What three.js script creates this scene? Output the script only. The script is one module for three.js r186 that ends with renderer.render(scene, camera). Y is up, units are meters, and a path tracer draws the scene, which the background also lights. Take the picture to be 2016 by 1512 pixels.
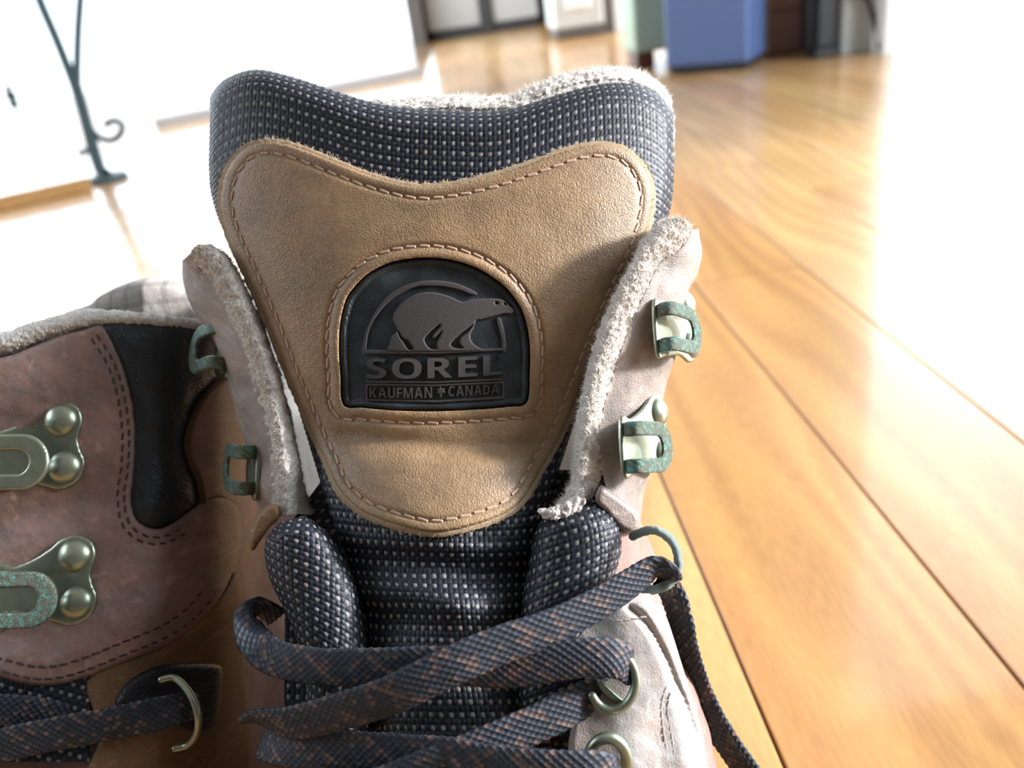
import * as THREE from 'three';
import { mergeGeometries } from 'three/addons/utils/BufferGeometryUtils.js';
import { RoundedBoxGeometry } from 'three/addons/geometries/RoundedBoxGeometry.js';
import { ImprovedNoise } from 'three/addons/math/ImprovedNoise.js';
import { FontLoader } from 'three/addons/loaders/FontLoader.js';
import { TextGeometry } from 'three/addons/geometries/TextGeometry.js';
import { RectAreaLightUniformsLib } from 'three/addons/lights/RectAreaLightUniformsLib.js';

// ---------------------------------------------------------------- camera, sky, light, exposure
const scene = new THREE.Scene();
const FOCAL = 1568, PITCH = -0.46670, ROLL = -0.14889, EYE = 0.26;
const camera = new THREE.PerspectiveCamera(2 * Math.atan(756 / FOCAL) * 180 / Math.PI, 4 / 3, 0.01, 60);
camera.rotation.order = 'YXZ';
camera.rotation.set(PITCH, 0, ROLL);
camera.position.set(0, EYE, 0);
camera.focus = 0.181;
camera.userData.fStop = 12;
camera.updateMatrixWorld(true);
scene.add(camera);

scene.background = new THREE.Color(0.83, 0.945, 1.05);
scene.backgroundIntensity = 2.8;
RectAreaLightUniformsLib.init();
// daylight that comes in through the glass doors and the windows
function daylight(x, y, z, tx, ty, tz, w, h, power) {
  const l = new THREE.RectAreaLight(new THREE.Color(0.83, 0.945, 1.05), power, w, h);
  l.position.set(x, y, z); l.lookAt(tx, ty, tz); scene.add(l);
}
daylight(1.26, 1.06, -1.80, 1.26, 1.06, 0, 0.66, 1.98, 4.5);      // glass door on the right
daylight(1.83, 0.95, -0.40, 0, 0.95, -0.40, 1.5, 1.5, 11);       // window in the right wall
daylight(-1.13, 1.1, -2.42, -0.62, 1.1, -1.5, 2.3, 2.1, 2);      // glass wall at the back left
daylight(-2.13, 1.45, -0.35, 0, 1.45, -0.35, 1.3, 1.1, 5);         // window in the left wall
daylight(-0.16, 1.05, -3.95, 1, 1.05, -3.95, 1.5, 2.0, 5);         // glazed side of the passage
const sun = new THREE.DirectionalLight(new THREE.Color(1.0, 0.97, 0.95), 9.5);   // low sun through the right-hand window
sun.position.set(0.95 * 6, 0.25 * 6, 0.03 * 6); sun.target.position.set(0, 0, 0); sun.shadow.radius = 14; sun.castShadow = true;
Object.assign(sun.shadow.camera, { left: -4, right: 4, top: 4, bottom: -4, near: 0.1, far: 16 }); sun.shadow.mapSize.set(4096, 4096);
scene.add(sun, sun.target);
const renderer = new THREE.WebGLRenderer({ antialias: true });
renderer.toneMapping = THREE.LinearToneMapping;
renderer.toneMappingExposure = 1.0;
renderer.shadowMap.enabled = true;

// ---------------------------------------------------------------- helpers
let seed = 7;
const rnd = () => { seed = (seed * 1664525 + 1013904223) >>> 0; return seed / 4294967296; };
const hash = (i, j) => { let n = (Math.imul(i, 374761393) + Math.imul(j, 668265263)) | 0; n = Math.imul(n ^ (n >>> 13), 1274126177); return ((n ^ (n >>> 16)) >>> 0) / 4294967296; };
const N = new ImprovedNoise();
const fbm = (x, y, z = 0) => N.noise(x, y, z) + 0.5 * N.noise(2 * x, 2 * y, z + 7) + 0.25 * N.noise(4 * x, 4 * y, z + 13);
const V3 = (x, y, z) => new THREE.Vector3(x, y, z);
const clamp = (x, a = 0, b = 1) => Math.min(b, Math.max(a, x));
const lerp = (a, b, t) => a + (b - a) * t;
const smooth = (a, b, x) => { const t = clamp((x - a) / (b - a)); return t * t * (3 - 2 * t); };
const RIGHT = V3(1, 0, 0).applyQuaternion(camera.quaternion), UPV = V3(0, 1, 0).applyQuaternion(camera.quaternion), BACK = V3(0, 0, 1).applyQuaternion(camera.quaternion);
// a survey point: bearing in the photograph's frame and its distance in metres -> world position
const W = (x, y, d) => V3(0, EYE, 0).addScaledVector(RIGHT, (x - 1008) / FOCAL * d).addScaledVector(UPV, (756 - y) / FOCAL * d).addScaledVector(BACK, -d);
const WP = (p) => W(p[0], p[1], p[2]);
// smooth 1-D table
function tab(t) {
  return (x) => {
    const n = t.length;
    if (x <= t[0][0]) return t[0][1]; if (x >= t[n - 1][0]) return t[n - 1][1];
    let i = 0; while (x > t[i + 1][0]) i++;
    const s = (k) => k <= 0 ? (t[1][1] - t[0][1]) / (t[1][0] - t[0][0]) : k >= n - 1 ? (t[n - 1][1] - t[n - 2][1]) / (t[n - 1][0] - t[n - 2][0]) : (t[k + 1][1] - t[k - 1][1]) / (t[k + 1][0] - t[k - 1][0]);
    const h = t[i + 1][0] - t[i][0], u = (x - t[i][0]) / h, u2 = u * u, u3 = u2 * u;
    return t[i][1] * (2 * u3 - 3 * u2 + 1) + h * s(i) * (u3 - 2 * u2 + u) + t[i + 1][1] * (3 * u2 - 2 * u3) + h * s(i + 1) * (u3 - u2);
  };
}
// Catmull-Rom through points of any dimension, t in 0..1
function cr(pts, closed = false) {
  const n = pts.length;
  return (t) => {
    let s = closed ? ((t % 1) + 1) % 1 * n : clamp(t) * (n - 1), i = Math.min(Math.floor(s), closed ? n - 1 : n - 2); const u = s - i;
    const at = (k) => closed ? pts[((k % n) + n) % n] : pts[clamp(k, 0, n - 1)];
    const a = at(i - 1), b = at(i), c = at(i + 1), d = at(i + 2);
    return b.map((_, k) => 0.5 * (2 * b[k] + (c[k] - a[k]) * u + (2 * a[k] - 5 * b[k] + 4 * c[k] - d[k]) * u * u + (3 * b[k] - a[k] - 3 * c[k] + d[k]) * u * u * u));
  };
}
const sampleClosed = (pts, n) => { const c = cr(pts, true); return Array.from({ length: n }, (_, i) => c(i / n)); };
const sampleOpen = (pts, n) => { const c = cr(pts); return Array.from({ length: n }, (_, i) => c(i / (n - 1))); };

// ---- naming and structure
const taken = {};
function named(o, name) { taken[name] = (taken[name] ?? -1) + 1; o.name = taken[name] ? `${name}_${String(taken[name]).padStart(3, '0')}` : name; return o; }
const roots = [];
function thing(name, label, category, pos, group) {
  const g = named(new THREE.Group(), name); g.position.set(...pos); g.userData = { label, category }; if (group) g.userData.group = group; scene.add(g); return g;
}
function struct(name, geometry, material) { const m = new THREE.Mesh(geometry, material); m.name = name; m.userData.kind = 'structure'; m.castShadow = m.receiveShadow = true; scene.add(m); return m; }
function rootPos(o) { while (o.parent && o.parent !== scene) o = o.parent; return o.position; }
// geometry in world coordinates -> part under its thing
function part(name, geometry, material, parent, label) {
  const p = rootPos(parent); geometry.translate(-p.x, -p.y, -p.z);
  const m = new THREE.Mesh(geometry, material); m.name = name; m.castShadow = m.receiveShadow = true; if (label) m.userData.label = label; parent.add(m); return m;
}
function copyAt(name, geometry, material, parent, matrix) {
  const m = new THREE.Mesh(geometry, material); m.name = name; m.castShadow = m.receiveShadow = true;
  matrix.decompose(m.position, m.quaternion, m.scale); m.position.sub(rootPos(parent)); parent.add(m); return m;
}

// ---- a surface over a grid: f(u, v) -> Vector3; uv in metres along the surface
function sheet(f, nu, nv, o = {}) {
  const P = []; for (let j = 0; j <= nv; j++) for (let i = 0; i <= nu; i++) P.push(f(i / nu, j / nv));
  const at = (i, j) => P[j * (nu + 1) + i], i0 = Math.round(nu * (o.origin ?? 0.5));
  const uv = new Float32Array(P.length * 2); let vm = 0;
  for (let j = 0; j <= nv; j++) {
    if (j) vm += at(i0, j).distanceTo(at(i0, j - 1));
    let s = 0; uv[(j * (nu + 1) + i0) * 2] = 0;
    for (let i = i0 + 1; i <= nu; i++) { s += at(i, j).distanceTo(at(i - 1, j)); uv[(j * (nu + 1) + i) * 2] = s; }
    s = 0; for (let i = i0 - 1; i >= 0; i--) { s -= at(i, j).distanceTo(at(i + 1, j)); uv[(j * (nu + 1) + i) * 2] = s; }
    for (let i = 0; i <= nu; i++) uv[(j * (nu + 1) + i) * 2 + 1] = vm;
  }
  const idx = []; const flip = o.flip;
  for (let j = 0; j < nv; j++) for (let i = 0; i < nu; i++) {
    const a = j * (nu + 1) + i, b = a + 1, c = a + nu + 1, d = c + 1;
    flip ? idx.push(a, b, c, b, d, c) : idx.push(a, c, b, b, c, d);
  }
  const g = new THREE.BufferGeometry();
  const pos = new Float32Array(P.length * 3); P.forEach((p, k) => p.toArray(pos, k * 3));
  g.setAttribute('position', new THREE.BufferAttribute(pos, 3)); g.setAttribute('uv', new THREE.BufferAttribute(uv, 2)); g.setIndex(idx); g.computeVertexNormals();
  if (o.relief) {
    const n = g.attributes.normal.array, col = o.colors ? new Float32Array(P.length * 3) : null;
    for (let k = 0; k < P.length; k++) {
      const r = o.relief(uv[k * 2], uv[k * 2 + 1], P[k], (k % (nu + 1)) / nu, Math.floor(k / (nu + 1)) / nv);
      const h = r.h ?? r; for (let c = 0; c < 3; c++) pos[k * 3 + c] += n[k * 3 + c] * h;
      if (col) r.c.forEach((x, c) => { col[k * 3 + c] = x; });
    }
    if (col) g.setAttribute('color', new THREE.BufferAttribute(col, 3));
    g.computeVertexNormals();
  }
  return g;
}
// ---- distance to a closed polygon, positive inside
function sdf(poly) {
  const n = poly.length;
  return (x, y) => {
    let best = 1e18, inside = false;
    for (let i = 0, j = n - 1; i < n; j = i++) {
      const ax = poly[j][0], ay = poly[j][1], bx = poly[i][0], by = poly[i][1], ex = bx - ax, ey = by - ay;
      const t = clamp(((x - ax) * ex + (y - ay) * ey) / (ex * ex + ey * ey + 1e-12)), dx = x - ax - ex * t, dy = y - ay - ey * t;
      const d = dx * dx + dy * dy; if (d < best) best = d;
      if ((ay > y) !== (by > y) && x < (bx - ax) * (y - ay) / (by - ay) + ax) inside = !inside;
    }
    return (inside ? 1 : -1) * Math.sqrt(best);
  };
}
// ---- a panel cut out of sheet material: outline (and holes) in its own plane, map(x, y, h) -> Vector3, h(dist, x, y) height of its face, base = height of its underside
function panel({ outline, holes = [], step, map, h, base = 0, wall = 3, uvAxes = [V3(1, 0, 0), V3(0, 0.9, -0.436)], open = false }) {
  const f = sdf(outline), hs = holes.map(sdf);
  const F = (x, y) => { let d = f(x, y); for (const q of hs) d = Math.min(d, -q(x, y)); return d; };
  let x0 = 1e9, x1 = -1e9, y0 = 1e9, y1 = -1e9; for (const [x, y] of outline) { x0 = Math.min(x0, x); x1 = Math.max(x1, x); y0 = Math.min(y0, y); y1 = Math.max(y1, y); }
  x0 -= step * 0.5; y0 -= step * 0.5; const nx = Math.ceil((x1 - x0) / step) + 1, ny = Math.ceil((y1 - y0) / step) + 1;
  const S = new Float32Array((nx + 1) * (ny + 1)); for (let j = 0; j <= ny; j++) for (let i = 0; i <= nx; i++) S[j * (nx + 1) + i] = F(x0 + i * step, y0 + j * step);
  const pos = [], xy = [], key = new Map(), idx = [], rim = [];
  const vert = (k, x, y, d) => { let id = key.get(k); if (id === undefined) { id = xy.length; key.set(k, id); xy.push([x, y, d]); } return id; };
  const corner = [[0, 0], [1, 0], [1, 1], [0, 1]];
  for (let j = 0; j < ny; j++) for (let i = 0; i < nx; i++) {
    const poly = [], onRim = [];
    for (let k = 0; k < 4; k++) {
      const [ai, aj] = [i + corner[k][0], j + corner[k][1]], [bi, bj] = [i + corner[(k + 1) % 4][0], j + corner[(k + 1) % 4][1]];
      const A = aj * (nx + 1) + ai, B = bj * (nx + 1) + bi, sa = S[A], sb = S[B];
      if (sa > 0) { poly.push(vert(A, x0 + ai * step, y0 + aj * step, sa)); onRim.push(false); }
      if ((sa > 0) !== (sb > 0)) {
        const t = sa / (sa - sb); poly.push(vert('e' + Math.min(A, B) + '_' + Math.max(A, B), x0 + lerp(ai, bi, t) * step, y0 + lerp(aj, bj, t) * step, 0)); onRim.push(true);
      }
    }
    for (let k = 1; k + 1 < poly.length; k++) idx.push(poly[0], poly[k + 1], poly[k]);
    for (let k = 0; k < poly.length; k++) { const k2 = (k + 1) % poly.length; if (onRim[k] && onRim[k2] && poly.length > 2 && poly[k] !== poly[k2]) rim.push([poly[k], poly[k2]]); }
  }
  const P = xy.map(([x, y, d]) => map(x, y, h(d, x, y)));
  if (!open) {
    const low = new Map();
    const lowAt = (id, l) => { const k = id + '_' + l; let q = low.get(k); if (q === undefined) { const [x, y] = xy[id], top = h(0, x, y); q = P.length; P.push(map(x, y, lerp(top, base, l / wall))); low.set(k, q); } return q; };
    const under = new Map();
    for (const [a, b] of rim) for (let l = 0; l < wall; l++) { const A = l ? lowAt(a, l) : a, B = l ? lowAt(b, l) : b, C = lowAt(a, l + 1), D = lowAt(b, l + 1); idx.push(A, B, D, A, D, C); }
    const nTop = xy.length, topIdx = idx.length; const faces = [];
    for (let j = 0; j < ny; j++) break;
    // underside
    const tri = idx.slice(); let cnt = 0;
    for (let k = 0; k < topIdx; k += 3) {
      const t = [tri[k], tri[k + 1], tri[k + 2]]; if (t.some((q) => q >= nTop)) continue;
      const q = t.map((id) => { let u = under.get(id); if (u === undefined) { u = P.length; P.push(map(xy[id][0], xy[id][1], base)); under.set(id, u); } return u; });
      idx.push(q[0], q[2], q[1]); cnt++;
    }
  }
  const g = new THREE.BufferGeometry(); const arr = new Float32Array(P.length * 3), uv = new Float32Array(P.length * 2);
  P.forEach((p, k) => { p.toArray(arr, k * 3); uv[k * 2] = p.dot(uvAxes[0]); uv[k * 2 + 1] = p.dot(uvAxes[1]); });
  g.setAttribute('position', new THREE.BufferAttribute(arr, 3)); g.setAttribute('uv', new THREE.BufferAttribute(uv, 2)); g.setIndex(idx); g.computeVertexNormals();
  return g;
}
const roundEdge = (T, r) => (d) => T * Math.sqrt(Math.max(0, 1 - (1 - clamp(d / r)) ** 2));
// inset copy of a closed outline
function inset(poly, k) {
  const n = poly.length; let area = 0; for (let i = 0; i < n; i++) { const a = poly[i], b = poly[(i + 1) % n]; area += a[0] * b[1] - b[0] * a[1]; }
  const s = area > 0 ? 1 : -1;
  return poly.map((p, i) => { const a = poly[(i - 2 + n) % n], b = poly[(i + 2) % n]; let tx = b[0] - a[0], ty = b[1] - a[1]; const l = Math.hypot(tx, ty) || 1; return [p[0] - ty / l * k * s, p[1] + tx / l * k * s]; });
}
function walk(path, pitch, closed, jitter = 0) {
  const q = closed ? [...path, path[0]] : path, out = []; let acc = 0, next = pitch / 2;
  for (let i = 0; i + 1 < q.length; i++) {
    const l = Math.hypot(q[i + 1][0] - q[i][0], q[i + 1][1] - q[i][1]);
    while (next <= acc + l) { const t = (next - acc) / l; out.push([lerp(q[i][0], q[i + 1][0], t), lerp(q[i][1], q[i + 1][1], t), Math.atan2(q[i + 1][1] - q[i][1], q[i + 1][0] - q[i][0])]); next += pitch * (1 + jitter * (rnd() - 0.5)); }
    acc += l;
  }
  return out;
}
const frame = (o, x, y, z) => new THREE.Matrix4().makeBasis(x, y, z).setPosition(o);
function basis(o, xdir, ndir) { const z = ndir.clone().normalize(), x = xdir.clone().addScaledVector(z, -xdir.dot(z)).normalize(); return frame(o, x, z.clone().cross(x), z); }
function tube(pts, radius, seg = 60, rad = 10, closed = false, lump = 0) {
  const c = new THREE.CatmullRomCurve3(pts, closed, 'centripetal'); const g = new THREE.TubeGeometry(c, seg, radius, rad, closed);
  if (lump) { const p = g.attributes.position, n = g.attributes.normal; for (let i = 0; i < p.count; i++) { const h = lump * fbm(p.getX(i) * 900, p.getY(i) * 900, p.getZ(i) * 900); p.setXYZ(i, p.getX(i) + n.getX(i) * h, p.getY(i) + n.getY(i) * h, p.getZ(i) + n.getZ(i) * h); } g.computeVertexNormals(); }
  return g;
}
const caps = (g, a, b, r) => mergeGeometries([g, ...[a, b].map((p) => new THREE.SphereGeometry(r, 10, 8).translate(p.x, p.y, p.z))]);

// ---- textures
function tex(size, fn, srgb = false) {
  const d = new Uint8Array(size * size * 4);
  for (let j = 0; j < size; j++) for (let i = 0; i < size; i++) { const c = fn(i / size, j / size, i, j), k = (j * size + i) * 4; for (let q = 0; q < 3; q++) d[k + q] = clamp(Array.isArray(c) ? c[q] : c) * 255; d[k + 3] = 255; }
  const t = new THREE.DataTexture(d, size, size); t.wrapS = t.wrapT = THREE.RepeatWrapping; t.magFilter = THREE.LinearFilter; t.minFilter = THREE.LinearMipmapLinearFilter; t.generateMipmaps = true;
  if (srgb) t.colorSpace = THREE.SRGBColorSpace; t.needsUpdate = true; return t;
}
// noise that repeats over the tile
const tn = (u, v, f, z) => {
  f = Math.round(f); const x = u * f, y = v * f, i = Math.floor(x), j = Math.floor(y), a = x - i, b = y - j;
  const g = (p, q) => { const h = hash(((p % f) + f) % f + z * 101, ((q % f) + f) % f + z * 57) * 6.2832; return Math.cos(h) * (x - p) + Math.sin(h) * (y - q); };
  const w = (t) => t * t * t * (t * (t * 6 - 15) + 10);
  return 1.4 * lerp(lerp(g(i, j), g(i + 1, j), w(a)), lerp(g(i, j + 1), g(i + 1, j + 1), w(a)), w(b));
};
const scaled = (t, m) => { const c = t.clone(); c.repeat.set(1 / m, 1 / m); c.needsUpdate = true; return c; };
const grainT = tex(512, (u, v) => 0.5 + 0.20 * tn(u, v, 48, 1) + 0.26 * tn(u, v, 96, 4) + 0.10 * tn(u, v, 20, 9));
const patchT = tex(512, (u, v) => { const a = tn(u, v, 5, 2), b = tn(u, v, 14, 6), c = tn(u, v, 60, 3); const k = 0.88 + 0.10 * a + 0.07 * b + 0.05 * c + 0.05 * tn(u, v, 120, 8); return [k, k * (1 - 0.02 * a), k * (1 - 0.05 * a)]; }, true);
const scuffT = tex(512, (u, v) => { const a = tn(u, v, 6, 12), b = tn(u, v, 22, 16), s = Math.max(0, tn(u, v, 40, 31) - 0.42) * 1.1 * clamp(0.4 + a), c = tn(u, v, 80, 3); const k = 0.84 + 0.14 * a + 0.07 * b + 0.04 * c; return [k + s, k * (1 - 0.04 * b) + s, k * (1 - 0.06 * b) + s]; }, true);
const lintT = tex(512, (u, v, i, j) => { const s = hash(i, j) > 0.9982 ? 0.42 : 0, a = Math.max(0, tn(u, v, 7, 5) - 0.15) * 0.16 * (0.4 + hash(i, j)); const k = 0.165 + 0.04 * tn(u, v, 12, 8) + a + s; return [k * 0.9, k * 1.02, k * 1.1]; }, true);
const patinaT = tex(512, (u, v) => { const a = clamp(0.12 + 1.2 * tn(u, v, 16, 3) + 0.8 * tn(u, v, 60, 9)), d = 0.9 + 0.2 * tn(u, v, 90, 5); return [lerp(0.42, 0.40, a) * d, lerp(0.43, 0.66, a) * d, lerp(0.38, 0.64, a) * d]; }, true);
const brassT = tex(512, (u, v) => { const a = 0.5 + 0.5 * tn(u, v, 12, 3) + 0.3 * tn(u, v, 60, 9); return [lerp(0.56, 0.64, a), lerp(0.60, 0.66, a), lerp(0.56, 0.58, a)]; }, true);
const roughT = tex(256, (u, v) => 0.5 + 0.25 * tn(u, v, 10, 3) + 0.2 * tn(u, v, 40, 9));

const mat = (o) => new THREE.MeshPhysicalMaterial({ side: THREE.DoubleSide, ...o });
const lin = (r, g, b) => new THREE.Color().setRGB(r, g, b);
const M = {
  weave: mat({ vertexColors: true, roughness: 0.48, specularIntensity: 0.5 }),
  lace: mat({ vertexColors: true, roughness: 0.6, specularIntensity: 0.6 }),
  patch: mat({ color: lin(0.37, 0.24, 0.135), map: scaled(patchT, 0.09), bumpMap: scaled(grainT, 0.026), bumpScale: 0.00020, roughness: 0.43, specularIntensity: 0.75 }),
  patchEdge: mat({ color: lin(0.60, 0.45, 0.30), bumpMap: scaled(grainT, 0.012), bumpScale: 0.0005, roughness: 0.95, specularIntensity: 0.2 }),
  thread: mat({ color: lin(0.42, 0.28, 0.21), roughness: 0.6 }),
  threadGrey: mat({ color: lin(0.34, 0.29, 0.27), roughness: 0.7 }),
  threadDark: mat({ color: lin(0.05, 0.03, 0.027), roughness: 0.8 }),
  rubber: mat({ color: lin(1, 1, 1), map: scaled(lintT, 0.05), bumpMap: scaled(grainT, 0.02), bumpScale: 0.0001, roughness: 0.42, specularIntensity: 0.7 }),
  rubberFace: mat({ color: lin(0.058, 0.051, 0.052), bumpMap: scaled(grainT, 0.012), bumpScale: 0.0001, roughness: 0.62, specularIntensity: 0.5 }),
  leather: mat({ color: lin(0.34, 0.215, 0.18), map: scaled(scuffT, 0.11), bumpMap: scaled(grainT, 0.026), bumpScale: 0.00012, roughness: 0.46, specularIntensity: 0.8 }),
  leatherMain: mat({ color: lin(0.37, 0.30, 0.265), map: scaled(scuffT, 0.11), bumpMap: scaled(grainT, 0.026), bumpScale: 0.00014, roughness: 0.5, specularIntensity: 0.8 }),
  leatherDark: mat({ color: lin(0.026, 0.019, 0.016), bumpMap: scaled(grainT, 0.026), bumpScale: 0.0002, roughness: 0.6, specularIntensity: 0.25 }),
  leatherTan: mat({ color: lin(0.28, 0.155, 0.075), map: scaled(scuffT, 0.10), bumpMap: scaled(grainT, 0.026), bumpScale: 0.0003, roughness: 0.5, specularIntensity: 0.7 }),
  leatherPale: mat({ color: lin(0.58, 0.52, 0.49), map: scaled(scuffT, 0.11), bumpMap: scaled(grainT, 0.026), bumpScale: 0.0001, roughness: 0.5, specularIntensity: 0.8 }),
  leatherBlack: mat({ color: lin(0.017, 0.021, 0.028), bumpMap: scaled(grainT, 0.03), bumpScale: 0.0003, roughness: 0.36, specularIntensity: 0.8 }),
  fleece: mat({ color: lin(0.78, 0.735, 0.69), roughness: 0.95, specularIntensity: 0.15, sheen: 0.5, sheenColor: lin(0.8, 0.78, 0.75), sheenRoughness: 0.6, bumpMap: scaled(grainT, 0.012), bumpScale: 0.0004 }),
  fibre: mat({ color: lin(0.68, 0.62, 0.56), roughness: 0.9, specularIntensity: 0.2 }),
  suedeFibre: mat({ color: lin(0.62, 0.46, 0.30), roughness: 0.9, specularIntensity: 0.2 }),
  brass: mat({ color: lin(0.95, 0.95, 0.9), map: scaled(brassT, 0.03), metalness: 0.85, roughness: 0.34 }),
  patina: mat({ color: lin(1.0, 1.0, 0.98), map: scaled(patinaT, 0.02), bumpMap: scaled(grainT, 0.01), bumpScale: 0.0003, metalness: 0.6, roughness: 0.42 }),
  wire: mat({ color: lin(0.52, 0.63, 0.58), bumpMap: scaled(grainT, 0.008), bumpScale: 0.0006, metalness: 0.0, roughness: 0.6 }),
  sole: mat({ color: lin(0.03, 0.027, 0.025), roughness: 0.7 }),
};

// ---- woven cloth: plain weave, every other weft yarn pale grey; braided cord
const PU = 0.00110, PV = 0.00126;
function weave(u, v, amp = 0.00024) {
  const a = u / PU + 0.18 * N.noise(u * 150, v * 150, 3), b = v / PV + 0.15 * N.noise(u * 150, v * 150, 9), i = Math.floor(a), j = Math.floor(b), fu = a - i - 0.5, fv = b - j - 0.5;
  const over = ((i + j) & 1) === 0, cu = Math.cos(Math.PI * fu), cv = Math.cos(Math.PI * fv);
  const hump = over ? Math.pow(cu, 0.6) * Math.pow(cv, 0.85) : Math.pow(cu, 0.85) * Math.pow(cv, 0.6);
  const r = hash(i, j), k = 0.75 + 0.5 * r;
  const pale = over && (j & 1) === 0;
  const core = smooth(0.25, 0.6, hump);
  const c = pale ? [lerp(0.014, 0.215 * k, core), lerp(0.017, 0.20 * k, core), lerp(0.024, 0.20 * k, core)] : over ? [0.022 * k, 0.025 * k, 0.034 * k] : [0.011 * k, 0.014 * k, 0.021 * k];
  return { h: amp * (hump - 0.6) * (pale ? 1.15 : 1), c };
}
function braid(u, v, key, amp = 0.0003) {
  const p = 0.00150, q = 0.00185, a = u / p + v / q, b = -u / p + v / q, i = Math.floor(a), j = Math.floor(b), fa = a - i - 0.5, fb = b - j - 0.5;
  const hump = Math.pow(Math.cos(Math.PI * fa) * Math.cos(Math.PI * fb), 0.55);
  const lane = ((i % 8) + 8) % 8, r = hash(i * 3 + key * 17, j + key * 31), k = 0.7 + 0.6 * r, core = smooth(0.15, 0.6, hump);
  const brown = lane === 2 ? r < 0.6 : r < 0.16;
  const c = brown ? [0.15 * k, 0.105 * k, 0.10 * k] : [0.032 * k, 0.039 * k, 0.056 * k];
  return { h: amp * (hump - 0.5), c: c.map((x) => lerp(0.012, x, core)) };
}
// outline of a flattened cord, points spaced evenly round it
function cordProfile(aspect, n) {
  const raw = []; for (let k = 0; k <= 2000; k++) { const a = k / 2000 * 2 * Math.PI, c = Math.cos(a), s = Math.sin(a); raw.push([Math.sign(c) * Math.abs(c) ** 0.55, Math.sign(s) * Math.abs(s) ** 0.55]); }
  const len = [0]; for (let k = 1; k <= 2000; k++) len.push(len[k - 1] + Math.hypot(raw[k][0] - raw[k - 1][0], (raw[k][1] - raw[k - 1][1]) * aspect));
  const out = []; let j = 0; for (let i = 0; i <= n; i++) { const t = len[2000] * i / n; while (j < 1999 && len[j + 1] < t) j++; out.push(raw[j]); } return out;
}
const CORD = cordProfile(0.24, 96);
// flat braided lace along control points [x, y, d, width (m), tilt]
function lace(points, key, thick = 0.0018, o = {}) {
  const c = cr(points), n = 400, P = [], T = [];
  const C = Array.from({ length: n + 1 }, (_, i) => c(i / n)); C.forEach((q) => P.push(W(q[0], q[1], q[2])));
  let len = 0; for (let i = 1; i <= n; i++) len += P[i].distanceTo(P[i - 1]);
  const nv = Math.round(len / 0.00030), nu = 96;
  const f = (u, v) => {
    const s = clamp(v, 0.0005, 0.9995), q = c(s), p = W(q[0], q[1], q[2]), qa = c(s - 0.0005), qb = c(s + 0.0005);
    const t = W(qb[0], qb[1], qb[2]).sub(W(qa[0], qa[1], qa[2])).normalize();
    const eye = (o.face ? o.face.clone() : BACK.clone()), side = t.clone().cross(eye).normalize(), nor = side.clone().cross(t).normalize();
    const ang = q[4] ?? 0, s2 = side.clone().multiplyScalar(Math.cos(ang)).addScaledVector(nor, Math.sin(ang)), n2 = nor.clone().multiplyScalar(Math.cos(ang)).addScaledVector(side, -Math.sin(ang));
    const [ca, sa] = CORD[Math.round(u * 96)], wob = 1 + 0.05 * N.noise(v * len * 160, key, 2);
    return p.addScaledVector(s2, q[3] / 2 * wob * ca).addScaledVector(n2, thick / 2 * sa * (1 - 0.25 * ca * ca));
  };
  return sheet(f, nu, nv, { colors: true, origin: 0.25, flip: o.flip ?? true, relief: (u, v) => braid(u, v, key) });
}
// ---- fuzz: loose fibres standing on a surface
const fibreGeo = new THREE.ConeGeometry(1, 1, 4, 1).translate(0, 0.5, 0);
function fuzz(parent, geometries, count, len, rad, material, keep = () => true) {
  const spots = [], p = rootPos(parent);
  for (const g of geometries) { const P = g.attributes.position, n = g.attributes.normal; for (let k = 0; k < count * 6 && spots.length < count; k++) { const i = Math.floor(rnd() * P.count), a = V3().fromBufferAttribute(P, i), b = V3().fromBufferAttribute(n, i); if (keep(a.clone().add(p), b)) spots.push([a, b]); } }
  const m = new THREE.InstancedMesh(fibreGeo, material, spots.length), q = new THREE.Quaternion(), Y = V3(0, 1, 0);
  spots.forEach(([a, b], i) => { const d = b.clone().add(V3(rnd() - 0.5, rnd() - 0.5, rnd() - 0.5).multiplyScalar(1.8)).normalize(); q.setFromUnitVectors(Y, d); const l = len * (0.4 + rnd()); m.setMatrixAt(i, new THREE.Matrix4().compose(a.addScaledVector(b, -0.0001), q, V3(rad, l, rad))); });
  m.name = 'fuzz'; m.userData.kind = 'stuff'; m.castShadow = m.receiveShadow = true; parent.add(m); return m;
}
// ================================================================ the room
const plaster = mat({ color: lin(0.26, 0.25, 0.24), roughness: 0.9, bumpMap: scaled(roughT, 0.4), bumpScale: 0.0008 });
const paint = mat({ color: lin(0.80, 0.80, 0.78), roughness: 0.45 });
const box = (x0, x1, y0, y1, z0, z1) => new THREE.BoxGeometry(x1 - x0, y1 - y0, z1 - z0).translate((x0 + x1) / 2, (y0 + y1) / 2, (z0 + z1) / 2);
const glass = mat({ color: lin(1, 1, 1), transmission: 1, thickness: 0, roughness: 0, ior: 1.45 });
const PATIO = mat({ color: lin(0.76, 0.76, 0.74), roughness: 0.9, bumpMap: scaled(roughT, 0.5), bumpScale: 0.002 });

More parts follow.
